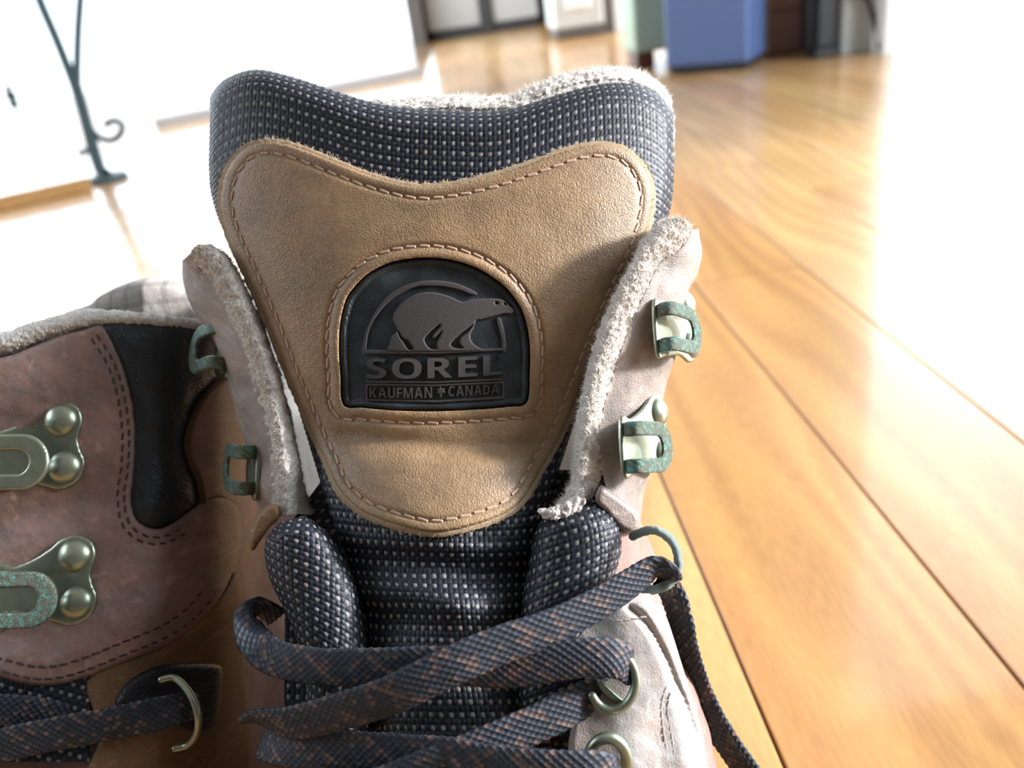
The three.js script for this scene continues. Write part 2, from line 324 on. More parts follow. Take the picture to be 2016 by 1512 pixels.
// --- floor: boards 97.5 mm wide laid away from the camera, a fine bevel along every edge
const FLOOR_X0 = -2.20, FLOOR_X1 = 1.90, FLOOR_Z0 = -5.45, FLOOR_Z1 = 1.2, REAR = 3.6;
const floor = struct('floor', box(FLOOR_X0, FLOOR_X1, -0.06, -0.006, FLOOR_Z0, FLOOR_Z1), mat({ color: lin(0.05, 0.025, 0.01), roughness: 0.9 }));
const grainTex = [0, 1, 2, 3].map((k) => tex(512, (u, v) => {
  const bend = 0.5 * tn(u, v, 2, 30 + k), rings = 0.5 + 0.5 * Math.sin((u * 7 + bend * 3 + 0.5 * tn(u, v, 5, 40 + k)) * 2 * Math.PI * 1), fine = tn(u * 1, v, 90, 50 + k), blot = tn(u, v, 3, 60 + k);
  const q = 0.86 + 0.07 * rings + 0.05 * fine + 0.09 * blot; return [q, q * (0.985 + 0.02 * rings), q * (0.96 + 0.05 * blot)];
}, true));
const boardTint = [[0.70, 0.40, 0.175], [0.67, 0.365, 0.155], [0.72, 0.43, 0.195], [0.63, 0.33, 0.13], [0.70, 0.385, 0.165]];
const waxT = tex(256, (u, v) => 0.5 + 0.35 * tn(u, v, 3, 77) + 0.15 * tn(u, v, 9, 78));
const boardMat = boardTint.flatMap((c, i) => [0, 1].map((k) => { const t = grainTex[(i + k * 2) % 4].clone(); t.repeat.set(1 / 0.16, 1 / 0.9); t.needsUpdate = true; return mat({ color: lin(...c), map: t, roughness: 0.34, specularIntensity: 0.45, clearcoat: 0.6, clearcoatRoughness: 0.1, bumpMap: scaled(waxT, 0.35), bumpScale: 0.0006 }); }));
const boardGeo = new Map();
function boardShape(w, l) {
  const key = w.toFixed(3) + '_' + l.toFixed(2); if (boardGeo.has(key)) return boardGeo.get(key);
  const b = 0.0004, a = w / 2, c = l / 2, y = [-0.006, -0.0004, 0];
  const P = [], loops = [[a, c, y[0]], [a, c, y[1]], [a - b, c - b, y[2]]].map(([x, z, h]) => [[-x, h, -z], [x, h, -z], [x, h, z], [-x, h, z]]);
  const tri = []; const quad = (p, q, r, s) => tri.push(p, q, r, p, r, s);
  for (let k = 0; k < 2; k++) for (let i = 0; i < 4; i++) { const j = (i + 1) % 4; quad(loops[k][i], loops[k + 1][i], loops[k + 1][j], loops[k][j]); }
  quad(loops[2][0], loops[2][3], loops[2][2], loops[2][1]);
  const g = new THREE.BufferGeometry(); g.setAttribute('position', new THREE.Float32BufferAttribute(tri.flat(), 3)); g.setAttribute('uv', new THREE.Float32BufferAttribute(tri.flatMap((p) => [p[0] + key.length * 0.37, p[2]]), 2)); g.computeVertexNormals();
  boardGeo.set(key, g); return g;
}
{
  const BW = 0.0975, first = 0.0755;   // a seam runs at x = 0.0755
  const fixed = { 1: [-0.66], 2: [-1.06], 3: [-0.90], 0: [-1.42] };
  for (let k = Math.ceil((FLOOR_X0 - first) / BW); first + (k + 1) * BW <= FLOOR_X1 + 0.03; k++) {
    const x = first + (k + 0.5) * BW; let z = FLOOR_Z1; const cuts = [FLOOR_Z1];
    const f = fixed[k] ?? [-0.35 - 1.0 * hash(k, 5)];
    let q = f[0] + (k === 0 ? 1.7 : 1.0); while (q < FLOOR_Z1 - 0.25) { cuts.splice(1, 0, q); q += 1.05; }
    q = f[0]; while (q > FLOOR_Z0 + 0.2) { cuts.push(q); q -= 0.95 + 0.25 * Math.round(hash(k, Math.round(q * 10)) * 2) / 2; }
    cuts.push(FLOOR_Z0);
    for (let i = 0; i + 1 < cuts.length; i++) {
      const l = cuts[i] - cuts[i + 1], m = new THREE.Mesh(boardShape(BW - 0.0016, Math.round(l * 100) / 100 - 0.0012), boardMat[Math.floor(hash(k, i + 40) * boardMat.length)]);
      m.name = 'floorboard'; m.position.set(x, 0, (cuts[i] + cuts[i + 1]) / 2); m.castShadow = m.receiveShadow = true; floor.add(m);
    }
  }
}
struct('floor_rear', box(FLOOR_X0, FLOOR_X1, -0.06, 0, FLOOR_Z1, REAR), boardMat[2]);
// --- walls with openings, ceiling
const T = 0.12, HT = 2.45;
struct('ceiling', box(FLOOR_X0 - T, FLOOR_X1 + T, HT, HT + T, FLOOR_Z0 - T, REAR + T), plaster);
function walled(name, pieces, m = plaster) { return struct(name, mergeGeometries(pieces), m); }
walled('wall_right', [box(1.90, 2.02, 0, HT, -2.0, -1.2), box(1.90, 2.02, 0, 0.15, -1.2, 0.4), box(1.90, 2.02, 1.75, HT, -1.2, 0.4), box(1.90, 2.02, 0, HT, 0.4, REAR)]);
walled('wall_left', [box(-2.32, -2.20, 0, HT, -1.9, -1.05), box(-2.32, -2.20, 0, 0.85, -1.05, 0.35), box(-2.32, -2.20, 2.05, HT, -1.05, 0.35), box(-2.32, -2.20, 0, HT, 0.35, REAR)]);
walled('wall_rear', [box(FLOOR_X0 - T, FLOOR_X1 + T, 0, HT, REAR, REAR + T)]);
walled('wall_hall_left', [box(-0.27, -0.19, 0, HT, FLOOR_Z0, -4.85), box(-0.27, -0.19, 2.1, HT, -4.85, -3.12)]);
walled('wall_hall_end', [box(-0.25, 0.74, 0, HT, FLOOR_Z0 - T, FLOOR_Z0)]);
walled('wall_hall_right', [box(0.62, 0.74, 0, HT, FLOOR_Z0, -3.7), box(0.62, 0.74, 2.1, HT, -3.7, -2.42)]);
walled('wall_back', [box(0.62, 0.93, 0, HT, -2.42, -2.30), box(1.62, 2.02, 0, HT, -2.0, -1.88), box(0.86, 1.68, 2.08, HT, -2.0, -1.88), box(0.86, 0.93, 0, HT, -2.30, -1.97)]);
// the glass wall stands askew, from (-2.2, -1.90) to (-0.13, -3.05)
const GA = V3(-2.20, 0, -1.90), GB = V3(-0.13, 0, -3.05), GD = GB.clone().sub(GA).normalize(), GL = GB.distanceTo(GA), GT = Math.atan2(-GD.z, GD.x);
const along = (g, s) => g.rotateY(GT).translate(GA.x + GD.x * s, 0, GA.z + GD.z * s);
walled('wall_glazed', [along(box(-GL / 2, GL / 2, 2.15, HT, -0.06, 0.06), GL / 2), along(box(-0.05, 0.05, 0, HT, -0.06, 0.06), 0.05)]);
// window frames and panes
function pane(n, geoFrame, geoPane) { const m = struct('window_' + n, geoFrame, paint); const p = new THREE.Mesh(geoPane, glass); p.name = 'pane'; m.add(p); return m; }
const gl0 = V3(-0.953, 0, -2.587).sub(GA).dot(GD);
pane(1, mergeGeometries([along(box(-0.02, 0.02, 0, 2.15, -0.02, 0.02), GL * 0.16), along(box(-GL / 2, GL / 2, 2.11, 2.15, -0.02, 0.02), GL / 2)]), along(new THREE.PlaneGeometry(GL - 0.1, 2.12).translate(0, 1.08, 0), GL / 2));
struct('trim_1', along(box(-(GL - gl0) / 2, (GL - gl0) / 2 - 0.03, 0, 0.026, -0.02, 0.03), (GL + gl0) / 2), mat({ color: lin(0.20, 0.19, 0.19), roughness: 0.5 }));
pane(2, mergeGeometries([box(1.90, 1.94, 0.15, 0.20, -1.2, 0.4), box(1.90, 1.94, 1.70, 1.75, -1.2, 0.4), box(1.90, 1.94, 0.15, 1.75, -1.2, -1.15), box(1.90, 1.94, 0.15, 1.75, 0.35, 0.4), box(1.905, 1.935, 0.15, 1.75, -0.42, -0.38)]), new THREE.PlaneGeometry(1.5, 1.5).rotateY(Math.PI / 2).translate(1.92, 0.95, -0.40));
pane(3, mergeGeometries([box(-2.24, -2.20, 0.85, 0.90, -1.05, 0.35), box(-2.24, -2.20, 2.00, 2.05, -1.05, 0.35), box(-2.24, -2.20, 0.85, 2.05, -1.05, -1.0), box(-2.24, -2.20, 0.85, 2.05, 0.30, 0.35)]), new THREE.PlaneGeometry(1.3, 1.1).rotateY(Math.PI / 2).translate(-2.22, 1.45, -0.35));
pane(4, mergeGeometries([box(0.66, 0.70, 2.06, 2.1, -3.7, -2.42), box(0.66, 0.70, 0, 2.1, -3.7, -3.66)]), new THREE.PlaneGeometry(1.22, 2.05).rotateY(Math.PI / 2).translate(0.68, 1.03, -3.06));
{ const d = struct('door_1', mergeGeometries([box(0.93, 0.95, 0, 2.08, -1.92, -1.86), box(1.60, 1.62, 0, 2.08, -1.92, -1.86), box(0.93, 1.62, 2.06, 2.08, -1.92, -1.86)]), paint); const p = new THREE.Mesh(new THREE.PlaneGeometry(0.66, 2.05).translate(1.275, 1.03, -1.89), glass); p.name = 'pane'; d.add(p); }
struct('ground', box(-9, 9, -0.2, -0.06, -11, 8), PATIO);

// --- things standing by the far walls
{
  const b = thing('storage_bin', 'blue plastic storage bin standing by the white doorway, beside a green cabinet', 'bin', [0.60, 0, -2.0]);
  const g = new RoundedBoxGeometry(0.20, 0.34, 0.17, 4, 0.012).rotateY(-0.58).translate(0.612, 0.185, -2.06);
  part('body', g, mat({ color: lin(0.10, 0.155, 0.33), roughness: 0.42 }), b);
  part('base', new RoundedBoxGeometry(0.185, 0.03, 0.155, 3, 0.008).rotateY(-0.58).translate(0.612, 0.015, -2.06), mat({ color: lin(0.02, 0.025, 0.04), roughness: 0.6 }), b, 'dark recessed base');
  part('lid', new RoundedBoxGeometry(0.215, 0.03, 0.185, 3, 0.012).rotateY(-0.58).translate(0.612, 0.365, -2.06), mat({ color: lin(0.06, 0.11, 0.30), roughness: 0.4 }), b);
  const c = thing('cabinet', 'pale green painted cabinet on short wooden feet beside the blue bin', 'cabinet', [0.52, 0, -2.36]);
  part('body', new RoundedBoxGeometry(0.165, 0.72, 0.15, 3, 0.01).translate(0.532, 0.40, -2.31), mat({ color: lin(0.38, 0.50, 0.38), roughness: 0.5 }), c);
  for (const x of [0.480, 0.585]) part('foot', new RoundedBoxGeometry(0.05, 0.04, 0.12, 2, 0.006).translate(x, 0.02, -2.31), mat({ color: lin(0.11, 0.035, 0.018), roughness: 0.5 }), c, 'reddish-brown wooden foot');
  const k = thing('wooden_crate', 'dull pink-brown wooden crate between the blue bin and the dark post', 'crate', [0.80, 0, -2.08]);
  for (let i = 0; i < 3; i++) part('board', new RoundedBoxGeometry(0.085, 0.095, 0.12, 2, 0.004).translate(0.812, 0.05 + i * 0.098, -2.20), mat({ color: lin(0.40, 0.26, 0.22), roughness: 0.6 }), k);
  const p = thing('post', 'dark charcoal post beside the grey panel with a black cable', 'post', [0.85, 0, -2.0]);
  part('shaft', new RoundedBoxGeometry(0.045, 0.95, 0.045, 2, 0.006).translate(0.838, 0.495, -1.97), mat({ color: lin(0.025, 0.025, 0.025), roughness: 0.5 }), p);
  part('base_plate', new RoundedBoxGeometry(0.06, 0.02, 0.06, 2, 0.005).translate(0.838, 0.01, -1.97), mat({ color: lin(0.02, 0.02, 0.02), roughness: 0.5 }), p);
  const e = thing('grey_panel', 'light grey board leaning at the door frame behind a black cable', 'panel', [0.9, 0, -1.94]);
  part('board', new RoundedBoxGeometry(0.125, 0.9, 0.02, 2, 0.004).translate(0.93, 0.45, -1.945), mat({ color: lin(0.40, 0.42, 0.41), roughness: 0.6 }), e);
  const cable = thing('power_cable', 'black power cable hanging in a loop before the grey panel', 'cable', [0.89, 0, -1.91]);
  part('cord', tube([V3(0.862, 0.33, -1.925), V3(0.875, 0.20, -1.92), V3(0.90, 0.14, -1.915), V3(0.925, 0.075, -1.91), V3(0.935, 0.03, -1.90), V3(0.93, 0.008, -1.88)], 0.006, 40, 8), mat({ color: lin(0.02, 0.02, 0.02), roughness: 0.5 }), cable);
  part('tail', tube([V3(0.862, 0.20, -1.925), V3(0.885, 0.135, -1.915), V3(0.91, 0.11, -1.91), V3(0.928, 0.06, -1.905)], 0.005, 30, 8), mat({ color: lin(0.02, 0.02, 0.02), roughness: 0.5 }), cable);
  // grey cupboards at the end of the passage
  const grey = mat({ color: lin(0.46, 0.44, 0.41), roughness: 0.55 }), dark = mat({ color: lin(0.03, 0.03, 0.03), roughness: 0.5 });
  const u = thing('hall_cupboard', 'grey two-door cupboard with a dark centre post at the passage end', 'cupboard', [0.12, 0, -5.1]);
  part('door', new RoundedBoxGeometry(0.30, 1.7, 0.03, 2, 0.008).translate(-0.02, 0.90, -4.98), grey, u);
  part('door', new RoundedBoxGeometry(0.26, 1.7, 0.03, 2, 0.008).translate(0.33, 0.90, -4.98), grey, u);
  part('post', new RoundedBoxGeometry(0.075, 1.76, 0.05, 2, 0.008).translate(0.165, 0.88, -4.965), dark, u, 'dark upright between the doors');
  part('plinth', new RoundedBoxGeometry(0.60, 0.045, 0.06, 2, 0.006).translate(0.155, 0.0225, -4.99), dark, u, 'dark plinth');
  part('carcass', new RoundedBoxGeometry(0.60, 1.7, 0.25, 2, 0.008).translate(0.155, 0.90, -5.12), grey, u);
  const w = thing('white_cabinet', 'pale grey drawer cabinet with white label holder on a dark plinth in the passage', 'cabinet', [0.5, 0, -3.75]);
  part('body', new RoundedBoxGeometry(0.21, 0.8, 0.30, 3, 0.01).translate(0.505, 0.44, -3.80), mat({ color: lin(0.55, 0.55, 0.53), roughness: 0.5 }), w);
  part('plinth', new RoundedBoxGeometry(0.20, 0.03, 0.28, 2, 0.006).translate(0.505, 0.02, -3.79), mat({ color: lin(0.10, 0.095, 0.09), roughness: 0.5 }), w, 'dark plinth');
  for (const y of [0.135, 0.33, 0.55]) part('drawer_handle', new RoundedBoxGeometry(0.10, 0.045, 0.02, 2, 0.006).translate(0.505, y, -3.645), mat({ color: lin(0.85, 0.85, 0.85), roughness: 0.3 }), w, 'white recessed handle');
  // wrought iron stand by the glass wall
  const iron = mat({ color: lin(0.035, 0.065, 0.07), roughness: 0.55 });
  const s = thing('iron_stand', 'black wrought-iron stand with a forked stem and scroll on a round foot', 'stand', [-0.765, 0, -1.722]);
  const at = (x, y, d = 1.66) => W(x, y, d);
  part('stem', tube([V3(-0.765, 0.012, -1.722), at(203, 345), at(186, 300), at(172, 250), at(160, 205), at(148, 165)], 0.0125, 50, 10), iron, s);
  part('rod', tube([at(148, 172), at(132, 130), at(110, 75), at(78, 0), at(40, -110), at(5, -260)], 0.0105, 50, 10), iron, s);
  part('rod', tube([at(152, 175), at(152, 130), at(154, 60), at(158, 0), at(165, -110), at(170, -260)], 0.0085, 50, 10), iron, s);
  part('scroll', tube([at(170, 235), at(186, 262), at(205, 275), at(224, 275), at(238, 262), at(240, 246), at(230, 238), at(216, 240), at(206, 248)], 0.0065, 60, 10), iron, s);
  part('spur', tube([at(178, 292), at(168, 298), at(156, 303)], 0.006, 14, 8), iron, s);
  part('foot', new THREE.CylinderGeometry(0.036, 0.042, 0.012, 32).translate(-0.765, 0.006, -1.722), iron, s, 'round iron foot');
  const h = thing('iron_finial_rod', 'slim iron rod with a dark star-shaped finial beside the forked iron stand', 'rod', [-1.05, 0, -1.83]);
  const fa = W(22, 190, 1.82);
  part('rod', tube([V3(fa.x, 0.0, fa.z), fa.clone()], 0.0022, 8, 6), mat({ color: lin(0.30, 0.33, 0.33), roughness: 0.5 }), h);
  part('finial', mergeGeometries([new THREE.LatheGeometry([[0.0005, -0.026], [0.011, -0.022], [0.008, -0.008], [0.013, 0.002], [0.007, 0.012], [0.004, 0.022], [0.0005, 0.026]].map(([r, y]) => new THREE.Vector2(r, y)), 16).translate(fa.x, fa.y, fa.z), ...[0, 1, 2, 3].map((k) => new THREE.ConeGeometry(0.004, 0.02, 8).rotateZ(-0.9).rotateY(k * Math.PI / 2).translate(fa.x + 0.008 * Math.cos(k * Math.PI / 2), fa.y + 0.02, fa.z - 0.008 * Math.sin(k * Math.PI / 2)))]), iron, h, 'dark star-shaped finial');
  // a loose wooden board on the floor
  const bd = thing('wooden_board', 'loose orange wooden board lying on the floor before the glass wall', 'board', [-1.1, 0, -1.5]);
  const A = V3(-0.775, 0, -1.655), B = V3(-1.50, 0, -1.24), dd = B.clone().sub(A), L = dd.length();
  part('board', new RoundedBoxGeometry(L, 0.026, 0.055, 2, 0.004).rotateY(Math.atan2(-dd.z, dd.x)).translate((A.x + B.x) / 2, 0.013, (A.z + B.z) / 2), boardMat[0], bd);
}
// ================================================================ the boot with the badge on its tongue
const boot = thing('hiking_boot', 'brown leather hiking boot whose tall tongue shows a black polar-bear badge', 'boot', [-0.022, 0, -0.17], 'pair of hiking boots');
// distance of the tongue's face over its height, its middle and half width
const tD = tab([[120, 0.1905], [200, 0.1895], [300, 0.1880], [500, 0.1855], [700, 0.1840], [800, 0.1842], [860, 0.1836], [910, 0.1802], [960, 0.1765], [1050, 0.1730], [1150, 0.1725], [1300, 0.1690], [1512, 0.1600], [1650, 0.1550]]);
const tC = tab([[120, 870], [600, 866], [1000, 862], [1250, 885], [1512, 920]]);
const tFW = tab([[120, 458], [300, 456], [400, 448], [600, 392], [800, 322], [950, 262], [1100, 215], [1300, 190], [1512, 200]]);
const TONGUE_R = 0.0115;
function tongueD(x, y) { const s = clamp(Math.abs((x - tC(y)) / tFW(y)), 0, 1); return tD(y) + 0.0105 * s * s + 0.0055 * s ** 7 + 0.0012 * Math.sin((x - 500) / 210) * smooth(700, 300, y); }
{ // woven tongue with its padded top
  const yTop = tab([[405, 215], [420, 180], [445, 155], [500, 137], [560, 147], [640, 172], [720, 198], [800, 212], [870, 217], [960, 219], [1020, 210], [1080, 192], [1150, 172], [1210, 163], [1260, 168], [1300, 190], [1328, 225]]);
  const hwT = tab([[120, 455], [250, 458], [330, 452], [420, 430], [520, 385], [640, 330], [760, 285], [880, 245], [980, 215], [1080, 185], [1200, 160], [1350, 165], [1512, 175]]);
  const nb = 56;
  const f = (u, v) => {
    const t = (u - 0.5) * 2, e = Math.abs(t), k = v * 620, yref = lerp(170, 1560, Math.max(0, (k - nb) / (620 - nb))), hw = hwT(yref);
    const ph2 = Math.max(0, e - 0.88) / 0.12 * 2.3, xn = e < 0.88 ? e / 0.88 * 0.955 : 0.955 + 0.045 * Math.sin(ph2), curl = 0.006 * (1 - Math.cos(ph2));
    const x = tC(yref) + hw * xn * Math.sign(t), yt = yTop(x); let y, roll = 0;
    if (k < nb) { const ph = lerp(2.5, 0, k / nb); y = yt + (ph > Math.PI / 2 ? 60 : 46) * (1 - Math.sin(ph)); roll = 0.0075 * (1 - Math.cos(ph)); }
    else y = lerp(yt + 46, 1560, (k - nb) / (620 - nb));
    const fold = y > 1040 ? 0.0013 * (Math.sin((y - 1085) / 19 + 0.8 * Math.sin(x / 90)) * smooth(1045, 1090, y) * smooth(1330, 1200, y)) : 0;
    const pucker = y > 1060 ? -0.0035 * Math.exp(-(((x - 900) / 80) ** 2) - (((y - 1215) / 60) ** 2)) : 0;
    return W(x, y, tongueD(x, y) + curl + roll + 0.0004 + fold + pucker);
  };
  const front = part('tongue', sheet(f, 440, 620, { colors: true, relief: (u, v) => weave(u, v) }), M.weave, boot, 'dark navy woven cloth with pale grey flecks');
  // soft lining behind it, showing above the cloth
  const lTop = tab([[440, 190], [520, 160], [600, 176], [690, 195], [780, 196], [870, 189], [960, 191], [1010, 186], [1060, 166], [1120, 145], [1190, 133], [1240, 136], [1290, 158], [1318, 190], [1326, 225]]);
  const g = (u, v) => {
    const x = lerp(436, 1327, u), yt = lTop(x), e = Math.min(u, 1 - u), th = 0.005 * Math.sqrt(clamp(e / 0.03)), a = v * Math.PI * 1.0;
    const base = tongueD(x, yt + 30);
    if (v < 0.35) { const q = v / 0.35; return W(lerp(x, 870, 0.35 * (1 - q)), lerp(560, yt + 24, q), base + 0.0185); }
    const ph = (v - 0.35) / 0.5; if (ph < 1) { const b = ph * Math.PI; return W(x, yt + 24 - 24 * Math.sin(b), base + 0.0145 + (0.001 + th * 0.7) * Math.cos(b)); }
    const q = (v - 0.85) / 0.15; return W(x, yt + 24 + q * 60, base + 0.0138 - th * 0.7);
  };
  const lin_ = part('tongue_lining', sheet(g, 300, 120, { relief: (u, v, p) => 0.0005 * fbm(p.x * 420, p.y * 420, p.z * 420) + 0.0004 * N.noise(p.x * 1300, p.y * 1300, p.z * 1300) }), M.fleece, boot, 'cream fleece lining');
  fuzz(boot, [lin_.geometry], 9000, 0.0013, 0.00006, M.fibre, (p) => p.y > 0.21);
}
// ---- leather patch on the tongue, cut out round the badge
const patchOutline = sampleClosed([[434, 400], [437, 365], [446, 336], [464, 308], [488, 288], [520, 279], [555, 281], [600, 294], [660, 318], [720, 341], [780, 359], [828, 367], [870, 365], [920, 357], [980, 342], [1040, 322], [1090, 304], [1130, 291], [1170, 284], [1205, 286], [1236, 298], [1260, 320], [1276, 347], [1285, 378], [1284, 412], [1276, 452], [1262, 492], [1240, 540], [1215, 592], [1190, 650], [1166, 710], [1143, 770], [1107, 854], [1059, 937], [1035, 978], [1008, 1004], [975, 1021], [947, 1031], [900, 1043], [852, 1049], [810, 1042], [771, 1031], [740, 1020], [711, 1006], [684, 984], [662, 957], [640, 908], [618, 862], [592, 802], [564, 735], [535, 660], [505, 590], [478, 530], [456, 482], [441, 440]], 260);
const badgeOutline = sampleClosed([[677, 796], [672, 740], [669, 690], [671, 640], [682, 592], [699, 566], [722, 543], [745, 529], [771, 518], [808, 511], [848, 509], [880, 512], [910, 519], [942, 531], [970, 548], [990, 563], [1008, 583], [1024, 607], [1034, 634], [1040, 666], [1042, 700], [1041, 735], [1036, 791], [1000, 799], [945, 804], [853, 808], [770, 806], [715, 801]], 150);
const holeOutline = inset(badgeOutline, -2);
const patchSD = sdf(patchOutline), badgeSD = sdf(badgeOutline);
const PT = 0.0019;
const patchH = (d, x, y) => {
  const o = Math.max(0, patchSD(x, y)), b = Math.max(0, -badgeSD(x, y)), e = roundEdge(1, 5);
  let h = PT * (0.35 + 0.65 * e(o)) * (0.55 + 0.45 * roundEdge(1, 4)(b));
  h -= 0.0006 * Math.exp(-(((o - 23) / 5) ** 2)); h -= 0.0006 * Math.exp(-(((b - 25) / 5) ** 2)); h += 0.00025 * Math.exp(-(((b - 11) / 8) ** 2));
  h += 0.00016 * fbm(x / 110, y / 110, 4) * smooth(30, 60, o) * smooth(40, 70, b);
  h -= 0.0011 * Math.exp(-(((y - 868 - 14 * Math.sin(x / 120)) / 18) ** 2)) * smooth(20, 60, o);
  h += 0.0007 * Math.exp(-(((y - 915) / 24) ** 2)) * smooth(20, 60, o);
  return h;
};
const onTongue = (x, y, h) => W(x, y, tongueD(x, y) - h);
const patch = part('tongue_patch', panel({ outline: patchOutline, holes: [holeOutline], step: 4, map: onTongue, h: patchH, base: -0.0006 }), M.patch, boot, 'smooth tan leather patch');
{ // raw edge of the patch: a thin cord of frayed suede
  const q = [...patchOutline], n = q.length;
  const g = sheet((u, v) => { const i = u * n, a = q[Math.floor(i) % n], b = q[(Math.floor(i) + 1) % n], t = i - Math.floor(i), x = lerp(a[0], b[0], t), y = lerp(a[1], b[1], t); const i0 = (Math.floor(i) - 2 + n) % n, i1 = (Math.floor(i) + 3) % n; let tx = q[i1][0] - q[i0][0], ty = q[i1][1] - q[i0][1]; const l = Math.hypot(tx, ty); tx /= l; ty /= l; const ang = v * 2 * Math.PI, r = 7 + 3 * smooth(850, 1000, y) + 2.2 * fbm(x / 9, y / 9, 2); const ox = ty * Math.cos(ang) * r, oy = -tx * Math.cos(ang) * r; return onTongue(x + ox - ty * 1, y + oy + tx * 1, 0.0006 + 0.00062 * Math.sin(ang)); }, 900, 10, {});
  const e = part('patch_edge', g, M.patchEdge, patch, 'paler raw suede edge');
  fuzz(patch, [e.geometry], 2600, 0.0009, 0.00006, M.suedeFibre, (p) => true);
}
// ---- stitches
const stitchGeo = (() => { const g = new THREE.CapsuleGeometry(1, 4.4, 4, 8); g.rotateZ(Math.PI / 2); return g; })();
function sew(path, pitch, closed, map, parent, material, size, every = () => true, lean = 0.12) {
  for (const [x, y, a] of walk(path, pitch, closed, 0.1)) {
    if (!every(x, y)) continue;
    const p = map(x, y), q = map(x + Math.cos(a + lean) * 4, y + Math.sin(a + lean) * 4), r = map(x - Math.sin(a) * 4, y + Math.cos(a) * 4);
    const X = q.sub(p).normalize(), Z = r.sub(p).cross(X).normalize(); if (Z.dot(BACK) < 0) Z.negate();
    const m = basis(p, X, Z).multiply(new THREE.Matrix4().makeScale(size * (0.94 + 0.12 * rnd()), size, size * 0.8));
    copyAt('stitch', stitchGeo, material, parent, m);
  }
}
const pStitch = inset(patchOutline, 23), bStitch = inset(badgeOutline, -25);
sew(pStitch, 27.5, true, (x, y) => onTongue(x, y, patchH(0, x, y) + 0.00012), patch, M.thread, 0.00041);
sew(bStitch, 27, true, (x, y) => onTongue(x, y, patchH(0, x, y) + 0.00012), patch, M.thread, 0.00041);
